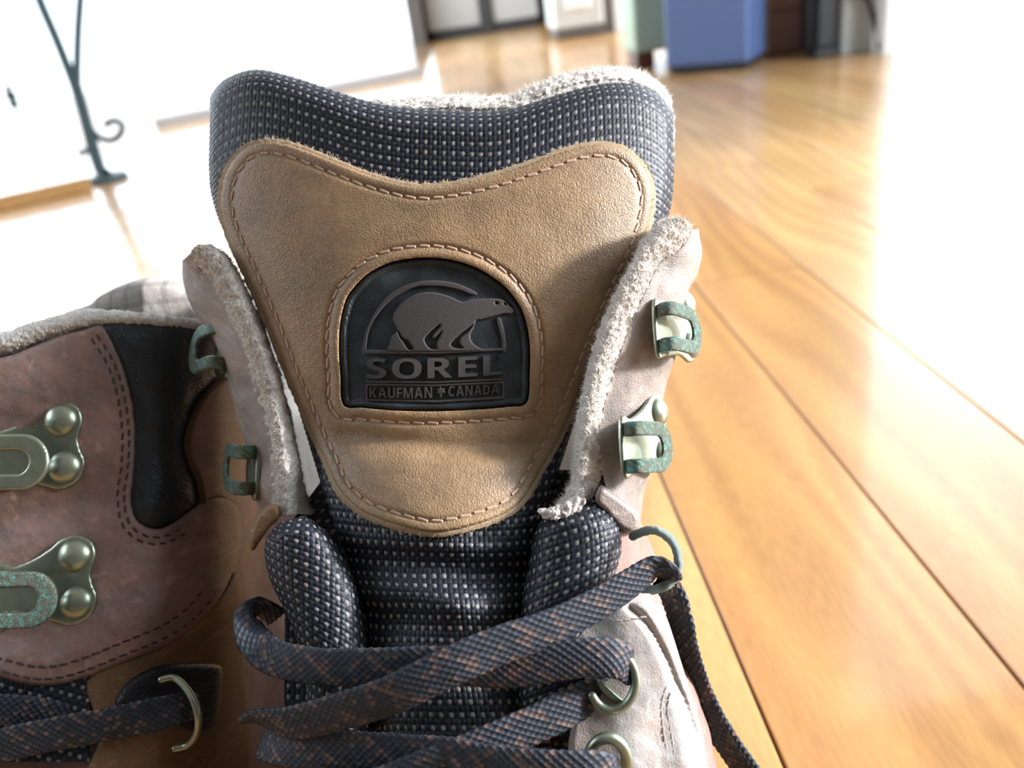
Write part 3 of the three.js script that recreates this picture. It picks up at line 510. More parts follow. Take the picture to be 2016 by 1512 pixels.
// ---- rubber badge
const font = await new FontLoader().loadAsync('fonts/droid/droid_sans_bold.typeface.json');
{
  const rimH = (d) => d < 9 ? 0.0012 * Math.min(1, 0.5 + d / 4) : 0.0012 - 0.00075 * smooth(9, 13, d);
  const badge = part('tongue_badge', panel({ outline: badgeOutline, step: 3, map: onTongue, h: rimH, base: -0.0004 }), M.rubber, boot, 'black rubber badge with raised polar bear and lettering');
  const c2 = ([x, y]) => [640 + x / 4.086, 470 + y / 4.086];
  const raised = (name, pts, holes, top, sm = 120, stp = 1.6) => part(name, panel({ outline: sm ? sampleClosed(pts.map(c2), sm) : pts.map(c2), holes: holes.map((h) => sm ? sampleClosed(h.map(c2), 40) : h.map(c2)), step: stp, map: onTongue, h: (d) => 0.0004 + (top - 0.0004) * (0.55 + 0.45 * roundEdge(1, 2.5)(d)), base: 0.0002 }), M.rubberFace, badge);
  raised('bear', [[528, 905], [524, 840], [536, 785], [578, 742], [568, 700], [545, 655], [556, 592], [600, 530], [655, 482], [730, 444], [820, 430], [920, 440], [1010, 466], [1098, 505], [1180, 487], [1300, 480], [1395, 481], [1440, 496], [1488, 540], [1520, 572], [1516, 598], [1482, 606], [1440, 604], [1380, 620], [1320, 636], [1255, 652], [1216, 660], [1200, 705], [1170, 770], [1178, 825], [1215, 862], [1262, 888], [1262, 905], [900, 908]],
    [[[585, 735], [625, 800], [668, 822], [708, 886], [668, 888], [632, 835], [600, 790]], [[926, 688], [870, 728], [802, 800], [812, 848], [850, 886], [902, 884], [896, 850], [912, 805], [942, 742], [912, 766], [884, 796], [858, 800], [880, 755], [922, 712]], [[1196, 688], [1130, 735], [1062, 790], [1010, 850], [1042, 878], [1108, 878], [1082, 842], [1088, 798], [1140, 752]], [[1366, 512], [1384, 506], [1396, 516], [1382, 528], [1370, 524]], [[1440, 520], [1452, 518], [1456, 530], [1444, 532]]], 0.00115);
  raised('arch', [[300, 905], [305, 850], [330, 740], [390, 610], [480, 482], [590, 397], [740, 346], [880, 335], [1020, 350], [1130, 386], [1222, 438], [1180, 452], [1090, 416], [980, 391], [850, 381], [740, 388], [640, 427], [520, 502], [430, 602], [362, 720], [336, 840], [334, 890], [334, 905]], [], 0.0010, 160);
  raised('arch', [[1378, 640], [1412, 640], [1440, 730], [1454, 830], [1452, 905], [1424, 905], [1416, 810], [1392, 710]], [], 0.0010, 60);
  raised('bar', [[298, 890], [900, 900], [1452, 876], [1452, 902], [900, 930], [298, 932]], [], 0.0010, 0);
  raised('bar', [[330, 1142], [900, 1148], [1420, 1124], [1420, 1140], [900, 1166], [330, 1162]], [], 0.0009, 0);
  raised('label_frame', [[328, 1166], [900, 1172], [1440, 1146], [1440, 1290], [900, 1322], [328, 1306]], [[[344, 1184], [620, 1188], [900, 1190], [1160, 1180], [1420, 1164], [1422, 1200], [1422, 1268], [1160, 1286], [900, 1300], [620, 1296], [346, 1290], [344, 1240]]], 0.0008, 0);
  // letters: set in badge inches, then laid on the badge
  const write = (text, x0, x1, yA, yB, sag, top) => {
    const glyphs = []; let pen = 0;
    for (const ch of text) { const g = new TextGeometry(ch, { font, size: 1, depth: 1, curveSegments: 6 }); g.computeBoundingBox(); const w = g.boundingBox.max.x - g.boundingBox.min.x; g.translate(-g.boundingBox.min.x + pen, 0, 0); glyphs.push(g); pen += w + 0.17; }
    pen -= 0.17; const ref = new TextGeometry('E', { font, size: 1, depth: 1 }); ref.computeBoundingBox(); const H = ref.boundingBox.max.y;
    glyphs.forEach((g) => {
      const p = g.attributes.position;
      for (let i = 0; i < p.count; i++) { const s = p.getX(i) / pen, t = clamp(p.getY(i) / H, -0.05, 1.05); const [x, y] = c2([lerp(x0, x1, s), lerp(yB[0], yB[1], s) + (lerp(yA[0], yA[1], s) - lerp(yB[0], yB[1], s)) * t + sag * 4 * s * (1 - s)]); const q = onTongue(x, y, p.getZ(i) > 0.5 ? top : 0.0003); p.setXYZ(i, q.x, q.y, q.z); }
      g.computeVertexNormals(); part('letter', g, M.rubberFace, badge);
    });
  };
  write('SOREL', 330, 1425, [958, 932], [1122, 1092], 14, 0.00115);
  write('KAUFMAN', 358, 862, [1196, 1190], [1276, 1280], 4, 0.00095);
  write('CANADA', 992, 1398, [1186, 1170], [1268, 1244], 2, 0.00095);
  raised('maple_leaf', [[925, 1182], [938, 1206], [962, 1196], [956, 1222], [972, 1236], [938, 1252], [936, 1278], [924, 1278], [922, 1252], [890, 1242], [904, 1226], [896, 1202], [916, 1210]], [], 0.00095, 0, 1.1);
  { const [x, y] = c2([1408, 948]); const g = new THREE.TorusGeometry(0.00052, 0.0001, 6, 20), p = onTongue(x, y, 0.0008); g.applyMatrix4(basis(p, RIGHT, BACK)); part('registered_mark', g, M.rubberFace, badge);
    const r = new TextGeometry('R', { font, size: 0.0006, depth: 0.0002, curveSegments: 3 }); r.translate(-0.00025, -0.0003, 0); r.applyMatrix4(basis(p, RIGHT, BACK)); part('letter', r, M.rubberFace, badge); }
}
// ---- collar: leather outside, fleece edge, round the heel
const lum = (p) => 0.00045 * fbm(p.x * 380, p.y * 380, p.z * 380) + 0.0004 * N.noise(p.x * 900, p.y * 900, p.z * 900) + 0.0003 * N.noise(p.x * 2200, p.y * 2200, p.z * 2200);
const rowsOf = (cols, t) => cols.map((c) => WP(cr(c)(t)));
const curveAt = (pts, t, type = 'centripetal') => new THREE.CatmullRomCurve3(pts, false, type).getPoint(clamp(t));
const addD = (pts, d) => pts.map((p, i) => [p[0], p[1], typeof d === 'function' ? d(i / (pts.length - 1), p) : d]);
const Lsil = [[360, 514], [357, 548], [370, 590], [400, 640], [430, 692], [452, 770], [472, 840], [497, 910], [503, 985], [520, 1050], [556, 1130], [585, 1300], [596, 1460], [600, 1640]];
const Lseam = [[368, 512], [414, 546], [442, 588], [464, 640], [488, 700], [509, 765], [528, 830], [539, 900], [541, 965], [556, 1030], [600, 1110], [630, 1270], [640, 1430], [645, 1640]];
const Rsil = [[1374, 452], [1379, 500], [1366, 545], [1352, 580], [1342, 640], [1327, 705], [1303, 785], [1290, 850], [1283, 910], [1262, 985], [1262, 1060], [1290, 1150], [1322, 1220], [1344, 1310], [1380, 1430], [1410, 1560]];
const Rseam = [[1362, 452], [1344, 487], [1301, 519], [1278, 562], [1250, 622], [1221, 698], [1194, 785], [1178, 856], [1180, 905], [1200, 985], [1222, 1060], [1190, 1150], [1130, 1220], [1125, 1310], [1140, 1430], [1150, 1560]];
const Ld = tab([[0, 0.1985], [0.2, 0.1955], [0.6, 0.190], [0.66, 0.190], [0.75, 0.196], [1, 0.190]]), Rd = tab([[0, 0.1885], [0.2, 0.1835], [0.6, 0.1795], [0.7, 0.177], [1, 0.163]]);
{
  const ls = cr(addD(Lseam, (t) => Ld(t))), lo = cr(addD(Lsil, (t) => Ld(t) + 0.0105)), rs = cr(addD(Rseam, (t) => Rd(t))), ro = cr(addD(Rsil, (t) => Rd(t) + 0.0105));
  const ring = (t) => {
    const a = WP(ls(t)), b = WP(lo(t)), c = WP(ro(t)), d = WP(rs(t)), m1 = WP(ls(t).map((x, k) => lerp(x, lo(t)[k], 0.5) - (k === 2 ? 0.0018 : 0))), m2 = WP(rs(t).map((x, k) => lerp(x, ro(t)[k], 0.5) - (k === 2 ? 0.0022 : 0)));
    const dip = 0.030 * (1 - smooth(0, 0.35, t)), bk = (p, s, z, dy) => V3(p.x + s, Math.max(p.y + dy - dip * Math.min(1, z / 0.06), 0.03), p.z - z);
    return [a, m1, b, bk(b, 0.002, 0.025, -0.002), bk(b, 0.012, 0.062, -0.004), bk(b.clone().lerp(c, 0.3), 0, 0.098, -0.006), bk(b.clone().lerp(c, 0.7), 0, 0.098, -0.006), bk(c, -0.004, 0.062, -0.004), bk(c, 0.002, 0.025, -0.002), c, m2, d];
  };
  const cache = new Map(); const ringAt = (v) => { if (!cache.has(v)) cache.set(v, new THREE.CatmullRomCurve3(ring(v), false, 'centripetal')); return cache.get(v); };
  const crumple = (u, v, p, s) => 0.0006 * fbm(p.x * 90, p.y * 90, p.z * 90) * smooth(0, 0.05, Math.min(s, 1 - s));
  part('shaft', sheet((u, v) => ringAt(v * 0.64).getPoint(u), 360, 140, { relief: crumple }), M.leatherMain, boot, 'worn grey-brown leather shaft');
  part('lower_shaft', sheet((u, v) => ringAt(0.64 + v * 0.36).getPoint(u), 360, 90, { relief: crumple }), M.leather, boot, 'brown leather below the collar');
  const inner = (v) => ring(v).map((p, i, q) => p.clone().lerp(q[0].clone().add(q[11]).multiplyScalar(0.5).add(V3(0, 0, -0.045)), 0.07));
  const cache2 = new Map(); const innerAt = (v) => { if (!cache2.has(v)) cache2.set(v, new THREE.CatmullRomCurve3(inner(v).slice(3, 9), false, 'centripetal')); return cache2.get(v); };
  part('shaft_lining', sheet((u, v) => innerAt(v * 0.9).getPoint(u), 120, 60, { relief: (u, v, p) => lum(p) }), M.fleece, boot, 'pale fleece lining');
  // leather seen on the sunny side below the collar
  const fl = [[392, 480], [430, 503], [452, 545], [476, 592], [497, 648], [519, 703], [537, 768], [552, 832], [562, 900], [566, 960], [578, 1012]];
  const fr = [[436, 492], [462, 528], [480, 560], [502, 612], [522, 667], [547, 727], [562, 790], [577, 852], [592, 920], [601, 985], [612, 1014]];
  const seamL = Lseam.slice(0, 10).concat([[540, 1024]]), seamLf = sampleOpen(Lseam.slice(0, 9).concat([[545, 1000], [548, 1018]]), 11);
  const tL = (i) => i / 10 * 0.68;
  const A = cr(addD(seamLf.map(([x, y]) => [x - 6, y]), (t) => Ld(t * 0.65) + 0.0002)), B = cr(addD(fl, (t) => Ld(t * 0.65) - 0.0036)), C = cr(addD(fr, (t) => Ld(t * 0.65) + 0.0022)), D = cr(addD(fr.map(([x, y]) => [x - 22, y + 8]), (t) => Ld(t * 0.65) + 0.016));
  const F1 = part('collar_fleece', sheet((u, v) => curveAt([WP(A(v)), WP(A(v).map((x, k) => lerp(x, B(v)[k], 0.5) - (k === 2 ? 0.0012 : 0))), WP(B(v)), WP(C(v)), WP(D(v))], u), 90, 330, { relief: (u, v, p) => lum(p) * 1.2 }), M.fleece, boot, 'grey-beige fleece edge');
  const fl2 = [[1338, 427], [1302, 455], [1272, 492], [1246, 540], [1218, 600], [1192, 668], [1170, 742], [1156, 810], [1150, 880], [1146, 930], [1128, 985]];
  const fe2 = [[1306, 436], [1269, 468], [1244, 520], [1212, 578], [1186, 635], [1163, 707], [1145, 785], [1133, 856], [1129, 915], [1122, 955], [1090, 1002]];
  const se2 = sampleOpen([[1364, 442], [1344, 487], [1301, 519], [1278, 562], [1250, 622], [1221, 698], [1194, 785], [1178, 856], [1181, 910], [1180, 945], [1162, 985]], 11);
  const A2 = cr(addD(se2, (t) => Rd(t * 0.62) + 0.0004)), B2 = cr(addD(fl2, (t) => Rd(t * 0.62) - 0.0038)), C2 = cr(addD(fe2, (t) => Rd(t * 0.62) + 0.0012)), D2 = cr(addD(fe2.map(([x, y]) => [x + 16, y + 8]), (t) => Rd(t * 0.62) + 0.012));
  const F2 = part('collar_fleece', sheet((u, v) => curveAt([WP(A2(v)), WP(A2(v).map((x, k) => lerp(x, B2(v)[k], 0.5) - (k === 2 ? 0.0012 : 0))), WP(B2(v)), WP(C2(v)), WP(D2(v))], u), 90, 330, { flip: true, relief: (u, v, p) => lum(p) * 1.2 }), M.fleece, boot, 'cream fleece edge');
  const tail = part('collar_fleece', sheet((u, v) => { const c = cr([[1150, 975, 0.1735], [1120, 1000, 0.1730], [1090, 1012, 0.1728], [1062, 1010, 0.1735]])(v), a = u * 2 * Math.PI, r = 15 * Math.sqrt(Math.max(0.02, 1 - v ** 3)); return W(c[0] + 3 * Math.cos(a), c[1] + r * Math.cos(a), c[2] - 0.0016 * Math.sin(a)); }, 30, 50, { relief: (u, v, p) => lum(p) }), M.fleece, boot);
  fuzz(boot, [F1.geometry], 7000, 0.0012, 0.00006, M.fibre); fuzz(boot, [F2.geometry], 7000, 0.0013, 0.00006, M.fibre); fuzz(boot, [tail.geometry], 300, 0.001, 0.000055, M.fibre);
  // raw leather corners under the fleece
  const cornerR = sampleClosed([[1182, 955], [1200, 965], [1235, 990], [1258, 1012], [1260, 1040], [1245, 1050], [1220, 1040], [1195, 1012], [1172, 985]], 60);
  part('collar_corner', panel({ outline: cornerR, step: 4, map: (x, y, h) => W(x, y, 0.1762 + (x - 1180) * 0.00004 - h), h: roundEdge(0.0018, 12), base: -0.002 }), M.leatherMain, boot, 'frayed leather corner');
  const cornerL = sampleClosed([[535, 992], [550, 1002], [548, 1022], [530, 1040], [512, 1066], [498, 1085], [490, 1070], [494, 1042], [508, 1012]], 60);
  part('collar_corner', panel({ outline: cornerL, step: 4, map: (x, y, h) => W(x, y, 0.1865 - h), h: roundEdge(0.0018, 10), base: -0.002 }), M.leatherTan, boot, 'tan leather corner');
}
part('gusset_fold', sheet((u, v) => W(lerp(lerp(648, 560, clamp(v * 6)), 1240, u), lerp(925, 1650, v), 0.1965 - 0.02 * v), 220, 240, { colors: true, relief: (u, v) => weave(u, v) }), M.weave, boot, 'navy cloth fold behind the gussets');
// ---- puffed cloth gussets either side of the tongue
function gusset(L, R, dEdge, dMid, turn, shear) {
  const l = cr(L), r = cr(R);
  return sheet((u, v) => { const a = l(v), b = r(v), th = (u - 0.5) * Math.PI * 1.12, s = Math.sin(th) / Math.sin(Math.PI * 0.56) * 0 + Math.sin(th), c = Math.cos(th), k = 0.5 + 0.5 * Math.sign(s) * Math.abs(s) ** 0.85; const top = Math.sqrt(clamp(v / 0.12)); return W(lerp(a[0], b[0], k), lerp(a[1], b[1], k) , lerp(dEdge, dMid(v), Math.max(-0.2, c) ** (c > 0 ? 0.7 : 1) * (0.25 + 0.75 * top)) - v * 0.004); }, 150, 210, { colors: true, relief: (u, v) => { const q = Math.cos(turn), z = Math.sin(turn); return weave(u * q - v * z + shear, u * z + v * q, 0.00022); } });
}
part('gusset', gusset([[548, 1030], [524, 1062], [522, 1100], [535, 1150], [560, 1200], [585, 1260], [600, 1330], [610, 1430]], [[600, 1014], [648, 1052], [684, 1110], [706, 1170], [720, 1235], [726, 1300], [730, 1350], [735, 1440]], 0.1845, (v) => 0.1745 - 0.002 * v, -0.32, 0), M.weave, boot, 'dark navy cloth gusset');
part('gusset', gusset([[1075, 1010], [1052, 1050], [1041, 1110], [1030, 1170], [1022, 1235], [1018, 1310], [1012, 1380], [1010, 1450]], [[1176, 982], [1216, 1030], [1224, 1080], [1212, 1130], [1196, 1190], [1188, 1270], [1184, 1350], [1180, 1450]], 0.1815, (v) => 0.1710 - 0.003 * v, 0.16, 0.0003), M.weave, boot, 'dark navy cloth gusset');
// ---- lace hooks: strap bent over from a riveted plate; built in mm, then set on the leather
function hookStrap(W2 = 6.6, L = 13.5, slot = 2.9, R = 2.3, t = 0.9) {
  const o = []; for (let k = 0; k <= 24; k++) { const a = -Math.PI / 2 + Math.PI * k / 24; o.push([L - W2 + W2 * Math.cos(a), W2 * Math.sin(a)]); }
  const leg = -(Math.PI * R + 3); o.push([leg, W2], [leg, -W2]);
  const s = []; const xe = L - W2 - 0.3; for (let k = 0; k <= 16; k++) { const a = -Math.PI / 2 + Math.PI * k / 16; s.push([xe - slot * 0.1 + slot * 0.9 * Math.cos(a), slot * Math.sin(a)]); } s.push([leg - 1, slot], [leg - 1, -slot]);
  const map = (x, y, h) => {
    if (x >= 0) return V3(x, y, 2 * R + h);
    const a = -x / R; if (a <= Math.PI) return V3(-(R + h) * Math.sin(a), y, R + (R + h) * Math.cos(a)); return V3(-x - Math.PI * R, y, -h);
  };
  return panel({ outline: o, holes: [s], step: 0.42, map, h: (d) => t * (0.5 + 0.5 * roundEdge(1, 0.45)(d)), base: -0.1, uvAxes: [V3(0.001, 0, 0), V3(0, 0.001, 0.0007)] });
}
const strapGeo = hookStrap();
const rivetGeo = new THREE.LatheGeometry([[0.02, 2.3], [1.2, 2.15], [2.5, 1.65], [3.5, 0.9], [4.0, 0.1], [4.05, -0.4]].map(([r, y]) => new THREE.Vector2(r, y)), 28).rotateX(Math.PI / 2);
rivetGeo.attributes.uv.array.forEach((v, i, a) => { a[i] = v * 0.01; });
function hookPlate(outline, t = 0.7) { return panel({ outline: sampleClosed(outline, 90), step: 0.6, map: (x, y, h) => V3(x, y, h), h: (d) => t * (0.4 + 0.6 * roundEdge(1, 0.7)(d)), base: -0.4, uvAxes: [V3(0.001, 0, 0), V3(0, 0.001, 0)] }); }
const plateGeo = hookPlate([[-3, 7.4], [1.8, 7.6], [6.6, 9.4], [10.4, 11.8], [12.8, 13.8], [16.4, 14.8], [20.2, 13.0], [21.3, 9.6], [20.4, 5.6], [20.8, 3.1], [22.2, -0.8], [20.6, -5.0], [16.4, -6.9], [12.8, -6.0], [9.8, -5.6], [1.8, -6.9], [-3, -6.9]]);
const shortPlate = hookPlate([[-3, 7.2], [1.8, 7.2], [6, 6.4], [8.5, 3.5], [9, 0], [8.5, -3.5], [6, -6.4], [1.8, -7.0], [-3, -7.0]]);
function hook(parent, origin, xdir, ndir, scale, metal, reach = 0, rivets = true) {
  const m = basis(origin, xdir, ndir).multiply(new THREE.Matrix4().makeScale(scale, scale, scale));
  const h = copyAt('lace_hook', rivets ? plateGeo : shortPlate, M.brass, parent, m); h.userData.label = 'riveted metal lace hook';
  const strap = new THREE.Mesh(strapGeo, metal); strap.name = 'hook_strap'; strap.castShadow = strap.receiveShadow = true; strap.position.set(reach - 0.5, 0, 0.7); h.add(strap);
  if (rivets) for (const [x, y] of [[16.4, 9.8], [17.5, -1.6]]) { const r = new THREE.Mesh(rivetGeo, M.brass); r.name = 'rivet'; r.position.set(x, y, 0.6); r.castShadow = r.receiveShadow = true; h.add(r); }
  return h;
}
const tilt = (r, u, b) => V3(0, 0, 0).addScaledVector(RIGHT, r).addScaledVector(UPV, u).addScaledVector(BACK, b);
hook(boot, W(1300, 650, 0.1842), tilt(0.60, -0.10, -0.80), tilt(0.78, 0.12, 0.60), 0.00086, M.patina);
hook(boot, W(1236, 882, 0.1775), tilt(0.62, -0.06, -0.78), tilt(0.76, 0.10, 0.62), 0.00086, M.patina);
hook(boot, W(449, 688, 0.2050), tilt(-0.60, -0.15, -0.78), tilt(-0.76, 0.14, 0.62), 0.00096, M.patina, 0, false);
hook(boot, W(503, 924, 0.1980), tilt(-0.50, 0.0, -0.86), tilt(-0.86, 0.05, 0.50), 0.00092, M.patina, 0, false);
// ---- speed ring that carries the lace, D-rings
{
  const ring = part('lace_ring', caps(tube([W(1246, 1056, 0.176), W(1268, 1046, 0.1735), W(1294, 1045, 0.171), W(1320, 1062, 0.1695), W(1334, 1092, 0.169), W(1333, 1126, 0.169), W(1316, 1150, 0.1695), W(1290, 1160, 0.171), W(1262, 1158, 0.174)], 0.00098, 80, 12, false, 0.00022), W(1246, 1056, 0.176), W(1262, 1158, 0.174), 0.00098), M.wire, boot, 'corroded greenish wire loop');
  const dring = (x, y, d, r, a0, a1, rad) => { const pts = []; for (let k = 0; k <= 14; k++) { const a = lerp(a0, a1, k / 14); pts.push(W(x + r * Math.cos(a), y + r * 1.25 * Math.sin(a), d - 0.001 * Math.sin(Math.PI * k / 14))); } return caps(tube(pts, rad, 50, 10), pts[0], pts[14], rad); };
  part('d_ring', dring(1205, 1340, 0.1622, 46, -0.9, 2.6, 0.0010), M.brass, boot, 'pale metal D-ring');
  part('d_ring', dring(1196, 1500, 0.1585, 38, Math.PI, Math.PI * 2.05, 0.0012), M.brass, boot, 'pale metal D-ring');
  const clip = sampleClosed([[1176, 1335], [1192, 1345], [1222, 1372], [1240, 1382], [1236, 1392], [1214, 1390], [1192, 1372], [1176, 1352]], 60);
  part('ring_clip', panel({ outline: clip, step: 3, map: (x, y, h) => W(x, y, 0.1635 - h), h: roundEdge(0.0012, 6), base: -0.001 }), M.brass, boot);
}
// ---- quarter leather below the collar on the sunny side
{
  const qR = sampleClosed([[1120, 1215], [1180, 1195], [1240, 1185], [1296, 1190], [1312, 1215], [1326, 1255], [1340, 1300], [1360, 1365], [1380, 1430], [1392, 1500], [1400, 1580], [1130, 1590], [1118, 1480], [1130, 1400], [1150, 1340], [1120, 1280]], 160);
  const qd = (x, y) => 0.1705 - 0.000021 * (y - 1200) + 0.0085 * smooth(1270, 1400, x - (y - 1200) * 0.24) - 0.0015 * Math.exp(-(((x - 1235) / 60) ** 2));
  const crease = cr([[1240, 1195], [1275, 1230], [1308, 1290], [1328, 1340], [1345, 1375], [1365, 1430], [1385, 1500]]); const cp = Array.from({ length: 40 }, (_, i) => crease(i / 39));
  const near = (x, y) => { let b = 1e9; for (const p of cp) b = Math.min(b, Math.hypot(p[0] - x, p[1] - y)); return b; };
  const q = part('quarter', panel({ outline: qR, step: 5, map: (x, y, h) => W(x, y, qd(x, y) - h), h: (d, x, y) => roundEdge(0.0022, 10)(d) - 0.0014 * Math.exp(-((near(x, y) / 8) ** 2)) + 0.0003 * fbm(x / 70, y / 70, 3), base: -0.001 }), M.leatherPale, boot, 'pale worn leather quarter');
  const s1 = sampleOpen([[1180, 1212], [1215, 1222], [1250, 1218], [1290, 1210]], 40), s2 = sampleOpen([[1312, 1350], [1302, 1390], [1306, 1440], [1316, 1500], [1325, 1560]], 40), s3 = sampleOpen([[1320, 1362], [1314, 1400], [1322, 1450], [1330, 1510]], 40);
  for (const s of [s1, s2, s3]) sew(s, 16, false, (x, y) => W(x, y, qd(x, y) - 0.0021), q, M.threadGrey, 0.00022);
}
// ---- laces
const LW = 0.0078;
part('lace', lace([[1322, 1140, 0.1700, 0.0058, 0.9], [1306, 1122, 0.1690, 0.0062, 0.7], [1280, 1122, 0.1680, 0.0062, 0.4], [1235, 1152, 0.1655, 0.0066, 0.25], [1170, 1192, 0.1625, 0.0070, 0.1], [1080, 1237, 0.1590, 0.0074, 0], [980, 1272, 0.1565, LW, 0], [880, 1315, 0.1545, LW, 0], [770, 1368, 0.1550, LW, 0.05], [660, 1403, 0.1590, LW, 0.1], [570, 1424, 0.1640, LW, 0.2], [518, 1418, 0.1690, LW, 0.7], [500, 1412, 0.1745, 0.0070, 1.2]], 1), M.lace, boot, 'flat braided navy lace flecked with brown');
part('lace', lace([[545, 1215, 0.1840, 0.0062, 0.3], [512, 1196, 0.1815, 0.0064, 0.6], [489, 1216, 0.1775, 0.0066, 1.0], [500, 1258, 0.1735, 0.0070, 0.7], [540, 1294, 0.1695, 0.0074, 0.25], [620, 1311, 0.1650, LW, 0], [720, 1314, 0.1612, LW, 0], [820, 1310, 0.1592, LW, 0], [920, 1312, 0.1588, LW, 0], [1010, 1316, 0.1585, LW, 0], [1100, 1300, 0.1585, LW, 0.05], [1180, 1294, 0.1590, LW, 0.1], [1224, 1300, 0.1605, 0.0074, 0.5], [1238, 1318, 0.1635, 0.0066, 1.1]], 2), M.lace, boot, 'flat braided navy lace flecked with brown');
part('lace', lace([[1225, 1345, 0.1690, 0.0062, 0.6], [1180, 1362, 0.1650, 0.0072, 0.3], [1120, 1392, 0.1615, LW, 0], [1040, 1432, 0.1588, LW, 0], [960, 1466, 0.1568, LW, 0], [860, 1506, 0.1555, LW, 0], [740, 1550, 0.1570, LW, 0], [620, 1575, 0.162, LW, 0.2]], 3), M.lace, boot);
part('lace', lace([[520, 1462, 0.1750, 0.0070, 0.8], [580, 1474, 0.1680, LW, 0.2], [680, 1476, 0.1630, LW, 0], [780, 1482, 0.1590, LW, 0], [880, 1490, 0.1555, LW, 0], [980, 1508, 0.1530, LW, 0], [1080, 1516, 0.1520, LW, 0], [1170, 1518, 0.1530, LW, 0.1], [1210, 1530, 0.1560, 0.007, 0.8]], 4), M.lace, boot);
{ const hang = [[1300, 1140, 0.1715, 0.0050, 0.2], [1322, 1165, 0.1735, 0.0054, -0.2], [1338, 1215, 0.1760, 0.0058, -0.5], [1352, 1285, 0.1790, 0.0062, -0.6], [1376, 1358, 0.1820, 0.0062, -0.5], [1412, 1432, 0.1840, 0.0062, -0.35], [1466, 1512, 0.186, 0.0062, -0.3], [1530, 1600, 0.19, 0.0062, -0.2], [1560, 1680, 0.21, 0.006, 0], [1590, 1700, 0.235, 0.006, 0]];
  part('lace', lace(hang, 5), M.lace, boot, 'loose lace end hanging outside the boot'); }
// ---- foot and sole, below the picture
function footOf(parent, M0, L, half, tall, leatherM) {
  const hw = tab([[0, 0.018], [0.03, 0.031], [0.12, 0.036], [0.3, 0.034], [0.5, 0.037], [0.7, 0.047], [0.85, 0.046], [0.95, 0.033], [1, 0.012]]);
  const off = tab([[0, 0], [0.5, 0.002], [0.75, 0.004], [1, -0.004]]);
  const up = tab(tall);
  const g = sheet((u, v) => { const a = lerp(-0.25, Math.PI + 0.25, u), w = hw(v) * half, h = up(v); const c = Math.cos(a), s = Math.sin(a); return V3(off(v) + w * Math.sign(c) * Math.abs(c) ** 0.75, 0.028 + (h - 0.028) * Math.max(0, s) ** 0.8, -v * L).applyMatrix4(M0); }, 60, 80, { flip: true });
  part('vamp', g, leatherM, parent);
  const shape = new THREE.Shape(); const pts = []; for (let k = 0; k <= 40; k++) { const v = k / 40; pts.push([off(v) + hw(v) * half + 0.004, v * (L + 0.012) - 0.006]); } for (let k = 40; k >= 0; k--) { const v = k / 40; pts.push([off(v) - hw(v) * half - 0.004, v * (L + 0.012) - 0.006]); }
  pts.forEach(([x, y], i) => i ? shape.lineTo(x, y) : shape.moveTo(x, y)); shape.closePath();
  const s = new THREE.ExtrudeGeometry(shape, { depth: 0.022, bevelEnabled: true, bevelThickness: 0.003, bevelSize: 0.002, bevelSegments: 2 }).rotateX(-Math.PI / 2).translate(0, 0.003, 0).applyMatrix4(M0); part('sole', s, M.sole, parent, 'black rubber sole');
}
footOf(boot, new THREE.Matrix4().makeRotationY(Math.PI).setPosition(-0.022, 0, -0.275), 0.27, 1.05, [[0, 0.06], [0.1, 0.08], [0.3, 0.095], [0.5, 0.102], [0.62, 0.104], [0.75, 0.088], [0.9, 0.062], [1, 0.036]], M.leatherTan);
